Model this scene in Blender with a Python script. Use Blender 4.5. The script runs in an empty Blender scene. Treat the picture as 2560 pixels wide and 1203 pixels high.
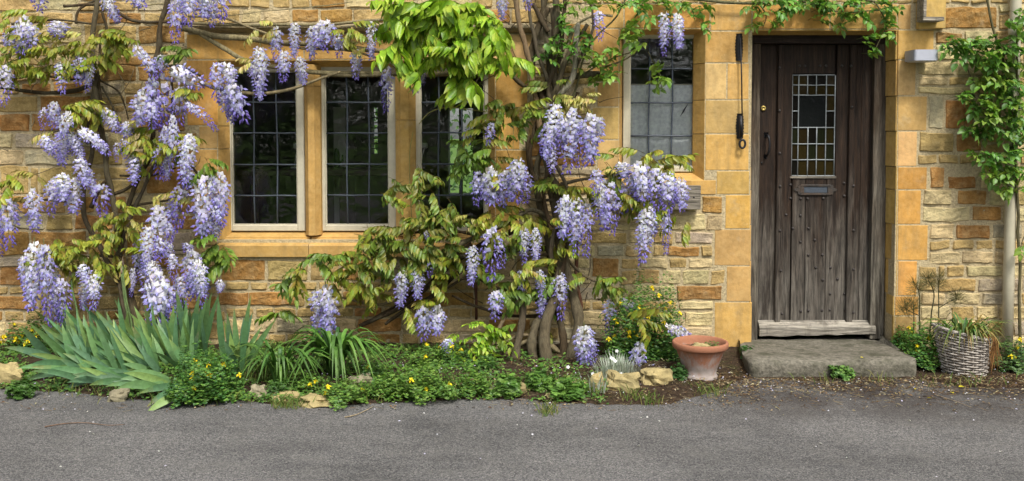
import bpy, math, random
from mathutils import Vector, Matrix, Quaternion, noise
rad = math.radians
SC = bpy.context.scene
COL = SC.collection
R = random.Random(11)

# ------------------------------------------------------------------ camera, sky, sun, exposure
FPX, PITCH, CX, CY = 2400.0, rad(2.8), 1280.0, 442.0
CAM = Vector((0.0, -6.5, 1.5))
cd = bpy.data.cameras.new('camera'); cam = bpy.data.objects.new('camera', cd); COL.objects.link(cam)
cam.location = CAM; cam.rotation_euler = (rad(90) - PITCH, 0, 0)
cd.sensor_width = 36.0; cd.lens = FPX / 2560 * 36.0
cd.shift_y = -(601.5 - CY) / 2560.0
cd.clip_start = 0.05; cd.clip_end = 400.0
SC.camera = cam

SUN_EL, SUN_AZ = rad(54), rad(200)          # azimuth clockwise from +Y (north); the sun stands in front of the wall, a little right
w = bpy.data.worlds.new('World'); SC.world = w; w.use_nodes = True
nt = w.node_tree
sky = nt.nodes.new('ShaderNodeTexSky'); sky.sky_type = 'NISHITA'; sky.sun_disc = False
sky.sun_elevation = SUN_EL; sky.sun_rotation = rad(160); sky.air_density = 1.0; sky.dust_density = 3.0; sky.ozone_density = 1.0
hs = nt.nodes.new('ShaderNodeHueSaturation'); hs.inputs['Saturation'].default_value = 0.45
nt.links.new(sky.outputs[0], hs.inputs['Color'])
bg = nt.nodes['Background']; bg.inputs[1].default_value = 0.105
nt.links.new(hs.outputs[0], bg.inputs[0])
sd = bpy.data.lights.new('sun', 'SUN'); sd.energy = 1.5; sd.angle = rad(10); sd.color = (1.0, 0.97, 0.91)
sun = bpy.data.objects.new('sun', sd); COL.objects.link(sun)
SUNDIR = Vector((math.cos(SUN_EL) * 0.34, -math.cos(SUN_EL) * 0.94, math.sin(SUN_EL)))
sun.rotation_euler = SUNDIR.to_track_quat('Z', 'Y').to_euler(); sun.location = (3, -8, 9)
SC.view_settings.view_transform = 'Standard'; SC.view_settings.look = 'None'
SC.view_settings.exposure = 1.27; SC.view_settings.gamma = 1.0
SC.cycles.use_denoising = True
SC.cycles.max_bounces = 8; SC.cycles.transparent_max_bounces = 12

# ------------------------------------------------------------------ picture coordinates -> real places
cp, sp_ = math.cos(PITCH), math.sin(PITCH)
def ray(px, py):
    u, v = (px - CX) / FPX, (py - CY) / FPX
    return Vector((u, cp - v * sp_, -sp_ - v * cp))
def P(px, py, Y=0.0):
    d = ray(px, py); return CAM + d * ((Y - CAM.y) / d.y)
def G(px, py, z=0.0):
    d = ray(px, py); return CAM + d * ((z - CAM.z) / d.z)
def X(px, py=450, Y=0.0): return P(px, py, Y).x
def Z(py, Y=0.0): return P(CX, py, Y).z
def S(Y=0.0): return (Y - CAM.y) / FPX       # metres per pixel at depth Y

# ------------------------------------------------------------------ mesh helpers
WL = {}
class MB:
    def __init__(s): s.v = []; s.f = []; s.c = []; s.m = []
    def add(s, vs, fs, col=(1, 1, 1), mi=0):
        o = len(s.v); s.v.extend([tuple(p) for p in vs])
        for f in fs:
            s.f.append(tuple(o + i for i in f)); s.c.append(col); s.m.append(mi)
    def mesh(s, name, mats, smooth=True, center=None):
        me = bpy.data.meshes.new(name)
        vs = s.v if center is None else [(a - center.x, b - center.y, c - center.z) for a, b, c in s.v]
        me.from_pydata(vs, [], s.f)
        if not isinstance(mats, (list, tuple)): mats = [mats]
        for m in mats: me.materials.append(m)
        at = me.attributes.new('Col', 'FLOAT_COLOR', 'FACE')
        at.data.foreach_set('color', [x for c in s.c for x in (c[0], c[1], c[2], 1.0)])
        if len(mats) > 1: me.polygons.foreach_set('material_index', s.m)
        if smooth: me.polygons.foreach_set('use_smooth', [True] * len(s.f))
        me.update(); return me
    def build(s, name, mats, parent=None, smooth=True, base=False, color=None):
        xs = [p[0] for p in s.v]; ys = [p[1] for p in s.v]; zs = [p[2] for p in s.v]
        c = Vector(((min(xs) + max(xs)) / 2, (min(ys) + max(ys)) / 2, min(zs) if base else (min(zs) + max(zs)) / 2))
        return put(name, s.mesh(name, mats, smooth, c), c, parent, color=color)
def put(name, me, loc, parent=None, rot=None, scale=None, color=None):
    o = bpy.data.objects.new(name, me); COL.objects.link(o)
    loc = Vector(loc); WL[o.name] = loc
    if parent is not None:
        o.parent = parent; o.location = loc - WL[parent.name]
    else: o.location = loc
    if rot is not None:
        o.rotation_mode = 'QUATERNION'; o.rotation_quaternion = rot
    if scale is not None: o.scale = scale
    if color is not None: o.color = (*color, 1)
    return o
def thing(name, label, cat, loc, group=None):
    o = put(name, None, loc); o.empty_display_size = 0.05
    return tag(o, label, cat, group)
def tag(o, label, cat, group=None):
    o['label'] = label; o['category'] = cat
    if group: o['group'] = group
    return o
def kind(o, k): o['kind'] = k; return o

def box(mb, x0, x1, y0, y1, z0, z1, col=(1, 1, 1), b=0.0, mi=0):
    if b <= 0:
        vs = [(x, y, z) for z in (z0, z1) for y in (y0, y1) for x in (x0, x1)]
        mb.add(vs, [(0, 2, 3, 1), (4, 5, 7, 6), (0, 1, 5, 4), (2, 6, 7, 3), (0, 4, 6, 2), (1, 3, 7, 5)], col, mi); return
    vs = []; ids = {}
    for sx in (0, 1):
        for sy in (0, 1):
            for sz in (0, 1):
                x, y, z = (x0, x1)[sx], (y0, y1)[sy], (z0, z1)[sz]
                dx, dy, dz = (b, -b)[sx], (b, -b)[sy], (b, -b)[sz]
                for k, p in enumerate(((x, y + dy, z + dz), (x + dx, y, z + dz), (x + dx, y + dy, z))):
                    ids[sx, sy, sz, k] = len(vs); vs.append(p)
    I = ids; fs = []
    for s in (0, 1):
        fs.append([I[s, 0, 0, 0], I[s, 1, 0, 0], I[s, 1, 1, 0], I[s, 0, 1, 0]][::(1 if s else -1)])
        fs.append([I[0, s, 0, 1], I[1, s, 0, 1], I[1, s, 1, 1], I[0, s, 1, 1]][::(-1 if s else 1)])
        fs.append([I[0, 0, s, 2], I[1, 0, s, 2], I[1, 1, s, 2], I[0, 1, s, 2]][::(1 if s else -1)])
        for t in (0, 1):
            fs.append([I[s, t, 0, 0], I[s, t, 0, 1], I[s, t, 1, 1], I[s, t, 1, 0]])
            fs.append([I[s, 0, t, 0], I[s, 0, t, 2], I[s, 1, t, 2], I[s, 1, t, 0]])
            fs.append([I[0, s, t, 1], I[0, s, t, 2], I[1, s, t, 2], I[1, s, t, 1]])
            for q in (0, 1): fs.append([I[s, t, q, 0], I[s, t, q, 1], I[s, t, q, 2]])
    mb.add(vs, fs, col, mi)
def catmull(pts, n=4):
    pts = [Vector(p) for p in pts]; out = []
    for i in range(len(pts) - 1):
        p0 = pts[max(i - 1, 0)]; p1 = pts[i]; p2 = pts[i + 1]; p3 = pts[min(i + 2, len(pts) - 1)]
        for k in range(n):
            t = k / n
            out.append(0.5 * ((2 * p1) + (p2 - p0) * t + (2 * p0 - 5 * p1 + 4 * p2 - p3) * t * t + (3 * p1 - p0 - 3 * p2 + p3) * t ** 3))
    out.append(pts[-1]); return out
def tube(mb, pts, r0, r1=None, sides=6, col=(1, 1, 1), mi=0, lump=0.0, closed=False):
    r1 = r0 if r1 is None else r1; n = len(pts); vs = []; fs = []
    t = (pts[1] - pts[0]).normalized(); a = t.orthogonal().normalized()
    for i, p in enumerate(pts):
        if closed: d = pts[(i + 1) % n] - pts[i - 1]
        else: d = (pts[min(i + 1, n - 1)] - pts[max(i - 1, 0)])
        if d.length < 1e-7: d = t
        t = d.normalized(); a = (a - t * a.dot(t)).normalized(); b = t.cross(a)
        r = r0 + (r1 - r0) * i / (n - 1)
        if lump: r *= 1 + lump * noise.noise(p * 14)
        for k in range(sides):
            an = 2 * math.pi * k / sides
            vs.append(p + (a * math.cos(an) + b * math.sin(an)) * r * (1 + (lump * 0.6 * noise.noise(p * 9 + Vector((k * 3.1, 0, 0))) if lump else 0)))
    m = n if closed else n - 1
    for i in range(m):
        j = (i + 1) % n
        for k in range(sides):
            l = (k + 1) % sides
            fs.append((i * sides + k, i * sides + l, j * sides + l, j * sides + k))
    if not closed:
        fs.append(tuple(range(sides - 1, -1, -1))); fs.append(tuple((n - 1) * sides + k for k in range(sides)))
    mb.add(vs, fs, col, mi)
def lathe(mb, prof, seg=40, c=(0, 0, 0), col=(1, 1, 1), mi=0):
    vs = []; fs = []; n = len(prof)
    for i in range(seg):
        a = 2 * math.pi * i / seg
        for r, z in prof: vs.append((c[0] + r * math.cos(a), c[1] + r * math.sin(a), c[2] + z))
    for i in range(seg):
        j = (i + 1) % seg
        for k in range(n - 1): fs.append((i * n + k, j * n + k, j * n + k + 1, i * n + k + 1))
    mb.add(vs, fs, col, mi)
def jit(c, a, rr=R):
    k = 1 + rr.uniform(-a, a); return tuple(max(0, x * k * (1 + rr.uniform(-a, a) * 0.35)) for x in c)
def lerp(a, b, t): return tuple(x + (y - x) * t for x, y in zip(a, b))

# ------------------------------------------------------------------ materials
class NT:
    def __init__(s, name):
        s.m = bpy.data.materials.new(name); s.m.use_nodes = True
        s.t = s.m.node_tree; s.p = s.t.nodes['Principled BSDF']; s.out = s.t.nodes['Material Output']
    def n(s, ty, _in=None, **kw):
        d = s.t.nodes.new('ShaderNode' + ty)
        for k, v in kw.items(): setattr(d, k, v)
        for k, v in (_in or {}).items(): s.set(d.inputs[k], v)
        return d
    def set(s, sock, v):
        if isinstance(v, bpy.types.NodeSocket): s.t.links.new(v, sock)
        elif isinstance(v, (tuple, list)) and sock.type == 'RGBA': sock.default_value = (*v[:3], 1)
        else: sock.default_value = v
    def noise(s, vec, scale, detail=4, rough=0.55, dist=0.0):
        return s.n('TexNoise', {'Vector': vec, 'Scale': scale, 'Detail': detail, 'Roughness': rough, 'Distortion': dist}).outputs['Fac']
    def ramp(s, fac, stops):
        d = s.n('ValToRGB', {'Fac': fac}); e = d.color_ramp.elements
        while len(e) < len(stops): e.new(0.5)
        for q, (p, c) in zip(e, stops):
            q.position = p; q.color = (*c, 1) if isinstance(c, (tuple, list)) else (c, c, c, 1)
        return d.outputs['Color']
    def mix(s, fac, a, b, mode='MIX'):
        d = s.n('Mix', data_type='RGBA', blend_type=mode); s.set(d.inputs[0], fac); s.set(d.inputs[6], a); s.set(d.inputs[7], b)
        return d.outputs[2]
    def math(s, op, a, b=0.0):
        d = s.n('Math', operation=op); s.set(d.inputs[0], a); s.set(d.inputs[1], b); return d.outputs[0]
    def bump(s, h, st=0.5, dist=0.01):
        d = s.n('Bump', {'Height': h, 'Strength': st, 'Distance': dist}); s.set(s.p.inputs['Normal'], d.outputs[0])
    def geo(s): return s.n('NewGeometry').outputs['Position']
    def obj(s): return s.n('TexCoord').outputs['Object']
    def oi(s): return s.n('ObjectInfo')
    def col(s): return s.n('Attribute', attribute_name='Col').outputs['Color']
    def base(s, c, rough=0.8, spec=0.3):
        s.set(s.p.inputs['Base Color'], c); s.set(s.p.inputs['Roughness'], rough); s.set(s.p.inputs['Specular IOR Level'], spec)
        return s.m
def scalev(n, vec, sc): return n.n('Mapping', {'Vector': vec, 'Scale': sc}).outputs[0]

def m_stone(name, bump, lich, fine, amp=1.0, streak=0.6):
    n = NT(name); g = n.geo(); oi = n.oi(); c = oi.outputs['Color']
    off = n.n('VectorMath', {0: g}, operation='ADD'); loc = n.n('VectorMath', {0: oi.outputs['Location'], 1: (3.7, 3.7, 3.7)}, operation='MULTIPLY')
    n.set(off.inputs[1], loc.outputs[0]); v = off.outputs[0]
    big = n.noise(v, 9, 5, 0.6); med = n.noise(v, 34, 6, 0.65); fin = n.noise(v, 190, 3, 0.6)
    k = n.ramp(big, [(0.25, 1 - 0.38 * amp), (0.5, 1.0), (0.75, 1 + 0.28 * amp)])
    c1 = n.mix(1.0, c, k, 'MULTIPLY')
    k2 = n.ramp(med, [(0.3, 0.72), (0.55, 1.0), (0.75, 1.15)])
    c1 = n.mix(n.math('MULTIPLY', n.ramp(n.noise(v, 17, 5, 0.7), [(0.45, 0.0), (0.7, 1.0)]), 0.42 * fine), c1, (0.46, 0.35, 0.17))
    c2 = n.mix(fine, c1, n.mix(1.0, c1, k2, 'MULTIPLY'))
    lf = n.ramp(n.noise(g, 5.5, 6, 0.7), [(0.58, 0.0), (0.70, 1.0)])
    lf2 = n.math('MULTIPLY', lf, lich)
    c3 = n.mix(lf2, c2, (0.40, 0.37, 0.28))
    stk = n.ramp(n.noise(scalev(n, v, (16, 16, 2.2)), 1.0, 5, 0.7), [(0.50, 0.0), (0.72, 1.0)])
    c3 = n.mix(n.math('MULTIPLY', stk, 0.34 * streak), c3, (0.20, 0.15, 0.08))
    spk = n.ramp(n.noise(g, 75, 3, 0.6), [(0.66, 0.0), (0.74, 1.0)])
    c3 = n.mix(n.math('MULTIPLY', spk, 0.30 * streak), c3, (0.62, 0.50, 0.30))
    dk = n.ramp(n.noise(g, 13, 6, 0.72), [(0.30, 1.0), (0.42, 0.0)])
    c4 = n.mix(n.math('MULTIPLY', dk, lich), c3, (0.12, 0.085, 0.04))
    h = n.math('ADD', n.math('MULTIPLY', big, 0.5), n.math('ADD', n.math('MULTIPLY', med, 0.7), n.math('MULTIPLY', fin, 0.22)))
    n.bump(h, bump, 0.03); return n.base(c4, 0.9, 0.2)
M = {}
M['stone'] = m_stone('rubble_stone', 0.8, 0.34, 1.0, 0.85)
M['ashlar'] = m_stone('dressed_stone', 0.22, 0.24, 0.6, 0.62, 1.0)
def m_mortar():
    n = NT('mortar'); g = n.geo()
    a = n.noise(g, 60, 5, 0.7); b = n.noise(g, 4, 4)
    c = n.mix(b, (0.44, 0.345, 0.19), (0.55, 0.455, 0.28)); c = n.mix(1.0, c, n.ramp(a, [(0.3, 0.6), (0.6, 1.1)]), 'MULTIPLY')
    n.bump(a, 0.8, 0.015); return n.base(c, 0.95, 0.1)
M['mortar'] = m_mortar()
def m_asphalt():
    n = NT('asphalt'); g = n.geo()
    vo = n.n('TexVoronoi', {'Vector': g, 'Scale': 190.0, 'Randomness': 1.0}); cell = vo.outputs['Color']; dist = vo.outputs['Distance']
    cv = n.n('SeparateColor', {'Color': cell}).outputs[0]
    c = n.ramp(cv, [(0.0, (0.042, 0.041, 0.040)), (0.45, (0.112, 0.108, 0.103)), (0.8, (0.175, 0.168, 0.158)), (1.0, (0.26, 0.245, 0.22))])
    big = n.noise(g, 0.8, 6, 0.7, 0.4); c = n.mix(1.0, c, n.ramp(big, [(0.32, 0.66), (0.5, 1.0), (0.68, 1.2)]), 'MULTIPLY')
    mid = n.noise(g, 5, 5, 0.7); c = n.mix(n.ramp(mid, [(0.48, 0.0), (0.75, 0.55)]), c, (0.155, 0.146, 0.130))
    trk = n.noise(scalev(n, g, (0.25, 2.2, 1.0)), 1.0, 5, 0.65); c = n.mix(1.0, c, n.ramp(trk, [(0.3, 0.80), (0.7, 1.16)]), 'MULTIPLY')
    sep = n.n('SeparateXYZ', {0: g})
    # damp dirt that has washed out along the foot of the step
    yy = n.n('MapRange', {'Value': sep.outputs[1], 'From Min': -1.85, 'From Max': -1.05}).outputs[0]
    xx = n.n('MapRange', {'Value': sep.outputs[0], 'From Min': 0.7, 'From Max': 1.7}).outputs[0]
    st = n.math('MULTIPLY', n.math('MULTIPLY', yy, xx), n.ramp(n.noise(g, 2.6, 6, 0.7), [(0.30, 0.0), (0.55, 1.0)]))
    c = n.mix(n.math('MULTIPLY', st, 0.92), c, (0.030, 0.021, 0.016))
    n.bump(n.math('ADD', n.math('MULTIPLY', dist, -1.2), n.math('MULTIPLY', n.noise(g, 40, 3), 0.4)), 0.75, 0.006)
    return n.base(c, 0.82, 0.35)
M['asphalt'] = m_asphalt()
def m_soil():
    n = NT('soil'); g = n.geo(); a = n.noise(g, 45, 6, 0.75); b = n.noise(g, 7, 4)
    c = n.ramp(a, [(0.3, (0.022, 0.014, 0.009)), (0.55, (0.075, 0.050, 0.032)), (0.75, (0.17, 0.125, 0.085))])
    c = n.mix(n.ramp(b, [(0.5, 0.0), (0.7, 0.55)]), c, (0.055, 0.062, 0.018))
    n.bump(a, 1.0, 0.03); return n.base(c, 0.95, 0.1)
M['soil'] = m_soil()
def m_wood(name, dark, grey, zlo, zhi, stretch=(55, 55, 3.0), bump=0.55):
    n = NT(name); g = n.geo(); oi = n.oi()
    off = n.n('VectorMath', {0: g, 1: n.n('VectorMath', {0: oi.outputs['Location'], 1: (2.3, 1.1, 1.7)}, operation='MULTIPLY').outputs[0]}, operation='ADD').outputs[0]
    v = scalev(n, off, stretch); grain = n.noise(v, 1.0, 6, 0.65, 0.6); fine = n.noise(v, 4.0, 4, 0.6)
    z = n.n('SeparateXYZ', {0: g}).outputs[2]
    wz = n.n('MapRange', {'Value': z, 'From Min': zhi, 'From Max': zlo}).outputs[0]
    pat = n.noise(scalev(n, off, (9, 9, 2.2)), 1.0, 5, 0.65)
    wf = n.ramp(n.math('ADD', n.math('MULTIPLY', wz, 0.75), n.math('SUBTRACT', pat, 0.42)), [(0.22, 0.0), (0.72, 1.0)])
    gr2 = n.ramp(grain, [(0.32, 0.0), (0.68, 1.0)])
    d = n.mix(gr2, tuple(x * 0.35 for x in dark), tuple(x * 1.9 for x in dark))
    gg = n.mix(gr2, tuple(x * 0.22 for x in grey), tuple(x * 1.5 for x in grey))
    c = n.mix(wf, d, gg); blk = n.ramp(n.noise(scalev(n, off, (14, 14, 1.6)), 1.0, 6, 0.7), [(0.50, 0.0), (0.66, 0.75)]); c = n.mix(blk, c, tuple(x * 0.5 for x in dark)); c = n.mix(1.0, c, n.ramp(fine, [(0.3, 0.55), (0.55, 1.1)]), 'MULTIPLY')
    n.bump(n.math('ADD', grain, n.math('MULTIPLY', fine, 0.5)), bump, 0.012); return n.base(c, 0.7, 0.25)
M['oak'] = m_wood('old_oak', (0.022, 0.0125, 0.007), (0.135, 0.120, 0.098), -0.15, 1.45)
M['oak_frame'] = m_wood('oak_frame', (0.05, 0.035, 0.022), (0.165, 0.147, 0.115), 0.0, 2.3, bump=0.9)
M['oak_head'] = m_wood('oak_head', (0.028, 0.018, 0.014), (0.06, 0.05, 0.045), 0.0, 1.5, (3, 55, 55))
M['weathered'] = m_wood('weathered_board', (0.20, 0.175, 0.135), (0.32, 0.29, 0.235), 0.0, 1.0, (3.0, 60, 60), 0.9)
def m_plain(name, c, rough=0.6, spec=0.4, metal=0.0, ns=30, amp=0.25, bump=0.15, dark=None):
    n = NT(name); g = n.geo(); a = n.noise(g, ns, 5, 0.65); b = n.noise(g, ns * 0.2, 3)
    k = n.ramp(a, [(0.25, 1 - amp), (0.7, 1 + amp * 0.6)])
    cc = n.mix(1.0, c, k, 'MULTIPLY')
    if dark: cc = n.mix(n.ramp(b, [(0.48, 0.0), (0.68, 0.8)]), cc, dark)
    n.p.inputs['Metallic'].default_value = metal
    if bump: n.bump(a, bump, 0.01)
    return n.base(cc, rough, spec)
M['white_paint'] = m_plain('cream_window_paint', (0.50, 0.46, 0.34), 0.5, 0.4, ns=20, amp=0.15, bump=0.05)
M['lead'] = m_plain('lead_came', (0.055, 0.068, 0.085), 0.55, 0.4, 0.1, 60, 0.3, 0.1)
M['lead_pale'] = m_plain('pale_lead_came', (0.24, 0.26, 0.26), 0.55, 0.5, 0.2, 60, 0.3, 0.1)
M['iron'] = m_plain('black_iron', (0.012, 0.012, 0.014), 0.45, 0.5, 0.3, 80, 0.4, 0.3)
M['rust'] = m_plain('rusty_iron', (0.050, 0.043, 0.037), 0.65, 0.4, 0.3, 60, 0.5, 0.4, (0.085, 0.055, 0.035))
M['stud'] = m_plain('iron_stud', (0.05, 0.042, 0.038), 0.6, 0.5, 0.4, 90, 0.4, 0.3)
M['brass'] = m_plain('brass', (0.45, 0.33, 0.10), 0.4, 0.5, 0.8, 60, 0.2, 0.05)
M['alu'] = m_plain('grey_aluminium', (0.42, 0.43, 0.48), 0.45, 0.5, 0.25, 40, 0.06, 0.02)
M['pipe'] = m_plain('cream_pipe_paint', (0.46, 0.42, 0.30), 0.45, 0.4, ns=12, amp=0.12, bump=0.03)
M['step'] = m_plain('worn_step_stone', (0.165, 0.15, 0.115), 0.92, 0.2, ns=38, amp=0.7, bump=1.0, dark=(0.060, 0.060, 0.036))
M['interior'] = m_plain('interior_plaster', (0.20, 0.19, 0.175), 0.9, 0.1, ns=4, amp=0.1, bump=0.0)
M['interior_white'] = m_plain('interior_white', (0.65, 0.64, 0.60), 0.9, 0.1, ns=4, amp=0.06, bump=0.0)
M['interior_floor'] = m_plain('interior_floor', (0.06, 0.045, 0.035), 0.7, 0.2, ns=4, amp=0.3, bump=0.0)
M['rock'] = m_plain('pale_rock', (0.36, 0.285, 0.13), 0.9, 0.2, ns=18, amp=0.5, bump=0.8, dark=(0.17, 0.15, 0.07))
M['rock_grey'] = m_plain('mossy_rock', (0.25, 0.22, 0.14), 0.9, 0.2, ns=18, amp=0.5, bump=0.8, dark=(0.07, 0.075, 0.025))
def m_terracotta():
    n = NT('terracotta'); g = n.geo(); a = n.noise(scalev(n, g, (22, 22, 8)), 1.0, 6, 0.7); b = n.noise(g, 60, 4)
    z = n.n('SeparateXYZ', {0: g}).outputs[2]
    wz = n.n('MapRange', {'Value': z, 'From Min': 0.20, 'From Max': 0.02}).outputs[0]
    c = n.mix(b, (0.27, 0.115, 0.062), (0.37, 0.165, 0.095))
    f = n.ramp(n.math('ADD', n.math('MULTIPLY', wz, 0.38), n.math('MULTIPLY', a, 0.9)), [(0.50, 0.0), (0.72, 0.85)])
    rim = n.n('MapRange', {'Value': z, 'From Min': 0.21, 'From Max': 0.195}).outputs[0]
    c = n.mix(n.math('MULTIPLY', f, rim), c, (0.34, 0.31, 0.285)); c = n.mix(n.math('MULTIPLY', n.ramp(n.noise(g, 9, 5, 0.7), [(0.5, 0.0), (0.7, 0.6)]), rim), c, (0.15, 0.125, 0.085)); n.bump(b, 0.15, 0.01); return n.base(c, 0.9, 0.15)
M['terracotta'] = m_terracotta()
def m_bark():
    n = NT('bark'); g = n.geo(); c0 = n.col()
    a = n.noise(scalev(n, g, (60, 60, 14)), 1.0, 6, 0.7); b = n.noise(g, 11, 4)
    c = n.mix(1.0, c0, n.ramp(a, [(0.3, 0.5), (0.6, 1.25)]), 'MULTIPLY')
    c = n.mix(n.ramp(b, [(0.5, 0.0), (0.75, 0.5)]), c, (0.15, 0.135, 0.085)); n.bump(a, 0.9, 0.012); return n.base(c, 0.9, 0.2)
M['bark'] = m_bark()
def m_leaf(name, rough=0.5, trans=0.28, spec=0.35, var=0.22, veins=0.0):
    n = NT(name); c = n.col(); oi = n.oi(); g = n.geo()
    k = n.math('ADD', n.math('MULTIPLY', oi.outputs['Random'], 2 * var), 1 - var)
    c = n.mix(1.0, c, n.n('CombineColor', {0: k, 1: k, 2: k}).outputs[0], 'MULTIPLY')
    a = n.noise(g, 45, 3); c = n.mix(1.0, c, n.ramp(a, [(0.3, 0.8), (0.7, 1.15)]), 'MULTIPLY')
    n.base(c, rough, spec)
    if veins:
        n.bump(n.noise(g, 120, 2), veins, 0.004)
    tr = n.n('BsdfTranslucent', {'Color': n.mix(1.0, c, (1.15, 1.2, 0.6), 'MULTIPLY')})
    mx = n.n('MixShader', {'Fac': trans}); n.t.links.new(n.p.outputs[0], mx.inputs[1]); n.t.links.new(tr.outputs[0], mx.inputs[2])
    n.t.links.new(mx.outputs[0], n.out.inputs['Surface']); return n.m
M['leaf'] = m_leaf('leaf', 0.42, 0.3, 0.4); M['blade'] = m_leaf('sword_leaf', 0.5, 0.18, 0.35, 0.16, 0.2)
M['petal'] = m_leaf('petal', 0.6, 0.3, 0.2, 0.10)
M['dry'] = m_leaf('dry_matter', 0.9, 0.05, 0.1, 0.25)
def m_wicker():
    n = NT('wicker'); g = n.geo(); a = n.noise(g, 70, 4); c = n.ramp(a, [(0.3, (0.20, 0.165, 0.13)), (0.65, (0.46, 0.42, 0.365))])
    n.bump(a, 0.4, 0.005); return n.base(c, 0.8, 0.2)
M['wicker'] = m_wicker()
def m_glass(name, tint, wav=0.0, frs=1.0):
    n = NT(name); t = n.t
    tr = n.n('BsdfTransparent', {'Color': tint}); gl = n.n('BsdfGlossy', {'Roughness': 0.03, 'Color': (1, 1, 1)})
    fr = n.n('Fresnel', {'IOR': 1.45})
    if wav:
        b = n.n('Bump', {'Height': n.noise(n.geo(), 9, 2), 'Strength': wav, 'Distance': 0.02}); t.links.new(b.outputs[0], gl.inputs['Normal'])
    mx = n.n('MixShader', {'Fac': n.math('MULTIPLY', fr.outputs[0], frs)}); t.links.new(tr.outputs[0], mx.inputs[1]); t.links.new(gl.outputs[0], mx.inputs[2])
    t.links.new(mx.outputs[0], n.out.inputs['Surface']); t.nodes.remove(n.p); return n.m
M['glass'] = m_glass('window_glass', (0.93, 0.95, 0.95), 0.25, 1.9)
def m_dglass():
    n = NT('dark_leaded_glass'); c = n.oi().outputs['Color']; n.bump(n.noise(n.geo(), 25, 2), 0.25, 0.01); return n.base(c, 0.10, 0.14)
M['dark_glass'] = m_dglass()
M['curtain'] = m_leaf('white_curtain', 0.9, 0.25, 0.1, 0.02)
M['grass'] = m_leaf('grass_blades', 0.6, 0.2, 0.2, 0.1)
def m_ground(name, a, b, s=3):
    n = NT(name); g = n.geo(); f = n.noise(g, s, 6, 0.7); c = n.mix(f, a, b); n.bump(n.noise(g, 60, 4), 0.6, 0.02); return n.base(c, 0.95, 0.1)
M['lawn'] = m_ground('lawn_turf', (0.05, 0.10, 0.02), (0.12, 0.20, 0.04), 6)
# ------------------------------------------------------------------ ground
def sheet(name, x0, x1, y0, y1, z, mat, nx=1, ny=1, fn=None):
    mb = MB(); vs = []; fs = []
    for j in range(ny + 1):
        for i in range(nx + 1):
            x = x0 + (x1 - x0) * i / nx; y = y0 + (y1 - y0) * j / ny
            vs.append((x, y, z + (fn(x, y) if fn else 0)))
    for j in range(ny):
        for i in range(nx):
            a = j * (nx + 1) + i; fs.append((a, a + 1, a + nx + 2, a + nx + 1))
    mb.add(vs, fs); return kind(mb.build(name, mat), 'structure')
sheet('road', -150, 150, -150, 0.30, 0.0, M['asphalt'])
sheet('lawn', -150, 150, 0.32, 150, 0.0, M['lawn'])
sheet('verge', -150, 150, -150, -10.0, 0.004, M['lawn'])

# planting bed of soil along the foot of the wall; EDGE: how far it reaches onto the tarmac (picture points on the ground)
EDGE = [G(a, b) for a, b in ((-500, 985), (0, 972), (120, 978), (250, 988), (430, 1002), (600, 1006), (800, 1010), (1000, 1006), (1150, 998), (1300, 1000), (1430, 1008), (1560, 1012), (1680, 1005), (1800, 975), (1860, 950), (1880, 946), (2300, 948), (2400, 968), (2560, 975), (3000, 980))]
def edge_y(x):
    for a, b in zip(EDGE, EDGE[1:]):
        if a.x <= x <= b.x: return a.y + (b.y - a.y) * (x - a.x) / (b.x - a.x)
    return EDGE[0].y if x < EDGE[0].x else EDGE[-1].y
def bed_z(x, y):
    e = edge_y(x); t = max(0.0, min(1.0, (y - e) / max(0.01, -e)))
    h = 0.04 if x < X(1760) else 0.012
    return h * min(1, t * 2.2) + 0.018 * (noise.noise(Vector((x * 6, y * 6, 0))) * min(1, t * 5)) 
def make_bed():
    mb = MB(); nx, ny = 260, 26; vs = []; fs = []; x0, x1 = X(-500), X(3000)
    for i in range(nx + 1):
        x = x0 + (x1 - x0) * i / nx
        e = edge_y(x) - 0.02 + 0.07 * noise.noise(Vector((x * 3.1, 1.7, 0))) + 0.04 * noise.noise(Vector((x * 14, 4.7, 0)))
        for j in range(ny + 1):
            y = e + (0.015 - e) * j / ny
            z = -0.006 if j == 0 else 0.006 + max(0, bed_z(x, y)) + 0.010 * noise.noise(Vector((x * 25, y * 25, 3)))
            vs.append((x, y, max(z, 0.005) if j else z))
    for i in range(nx):
        for j in range(ny):
            a = i * (ny + 1) + j; fs.append((a, a + ny + 1, a + ny + 2, a + 1))
    mb.add(vs, fs); return kind(mb.build('soil_bed', M['soil']), 'structure')
make_bed()

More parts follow.
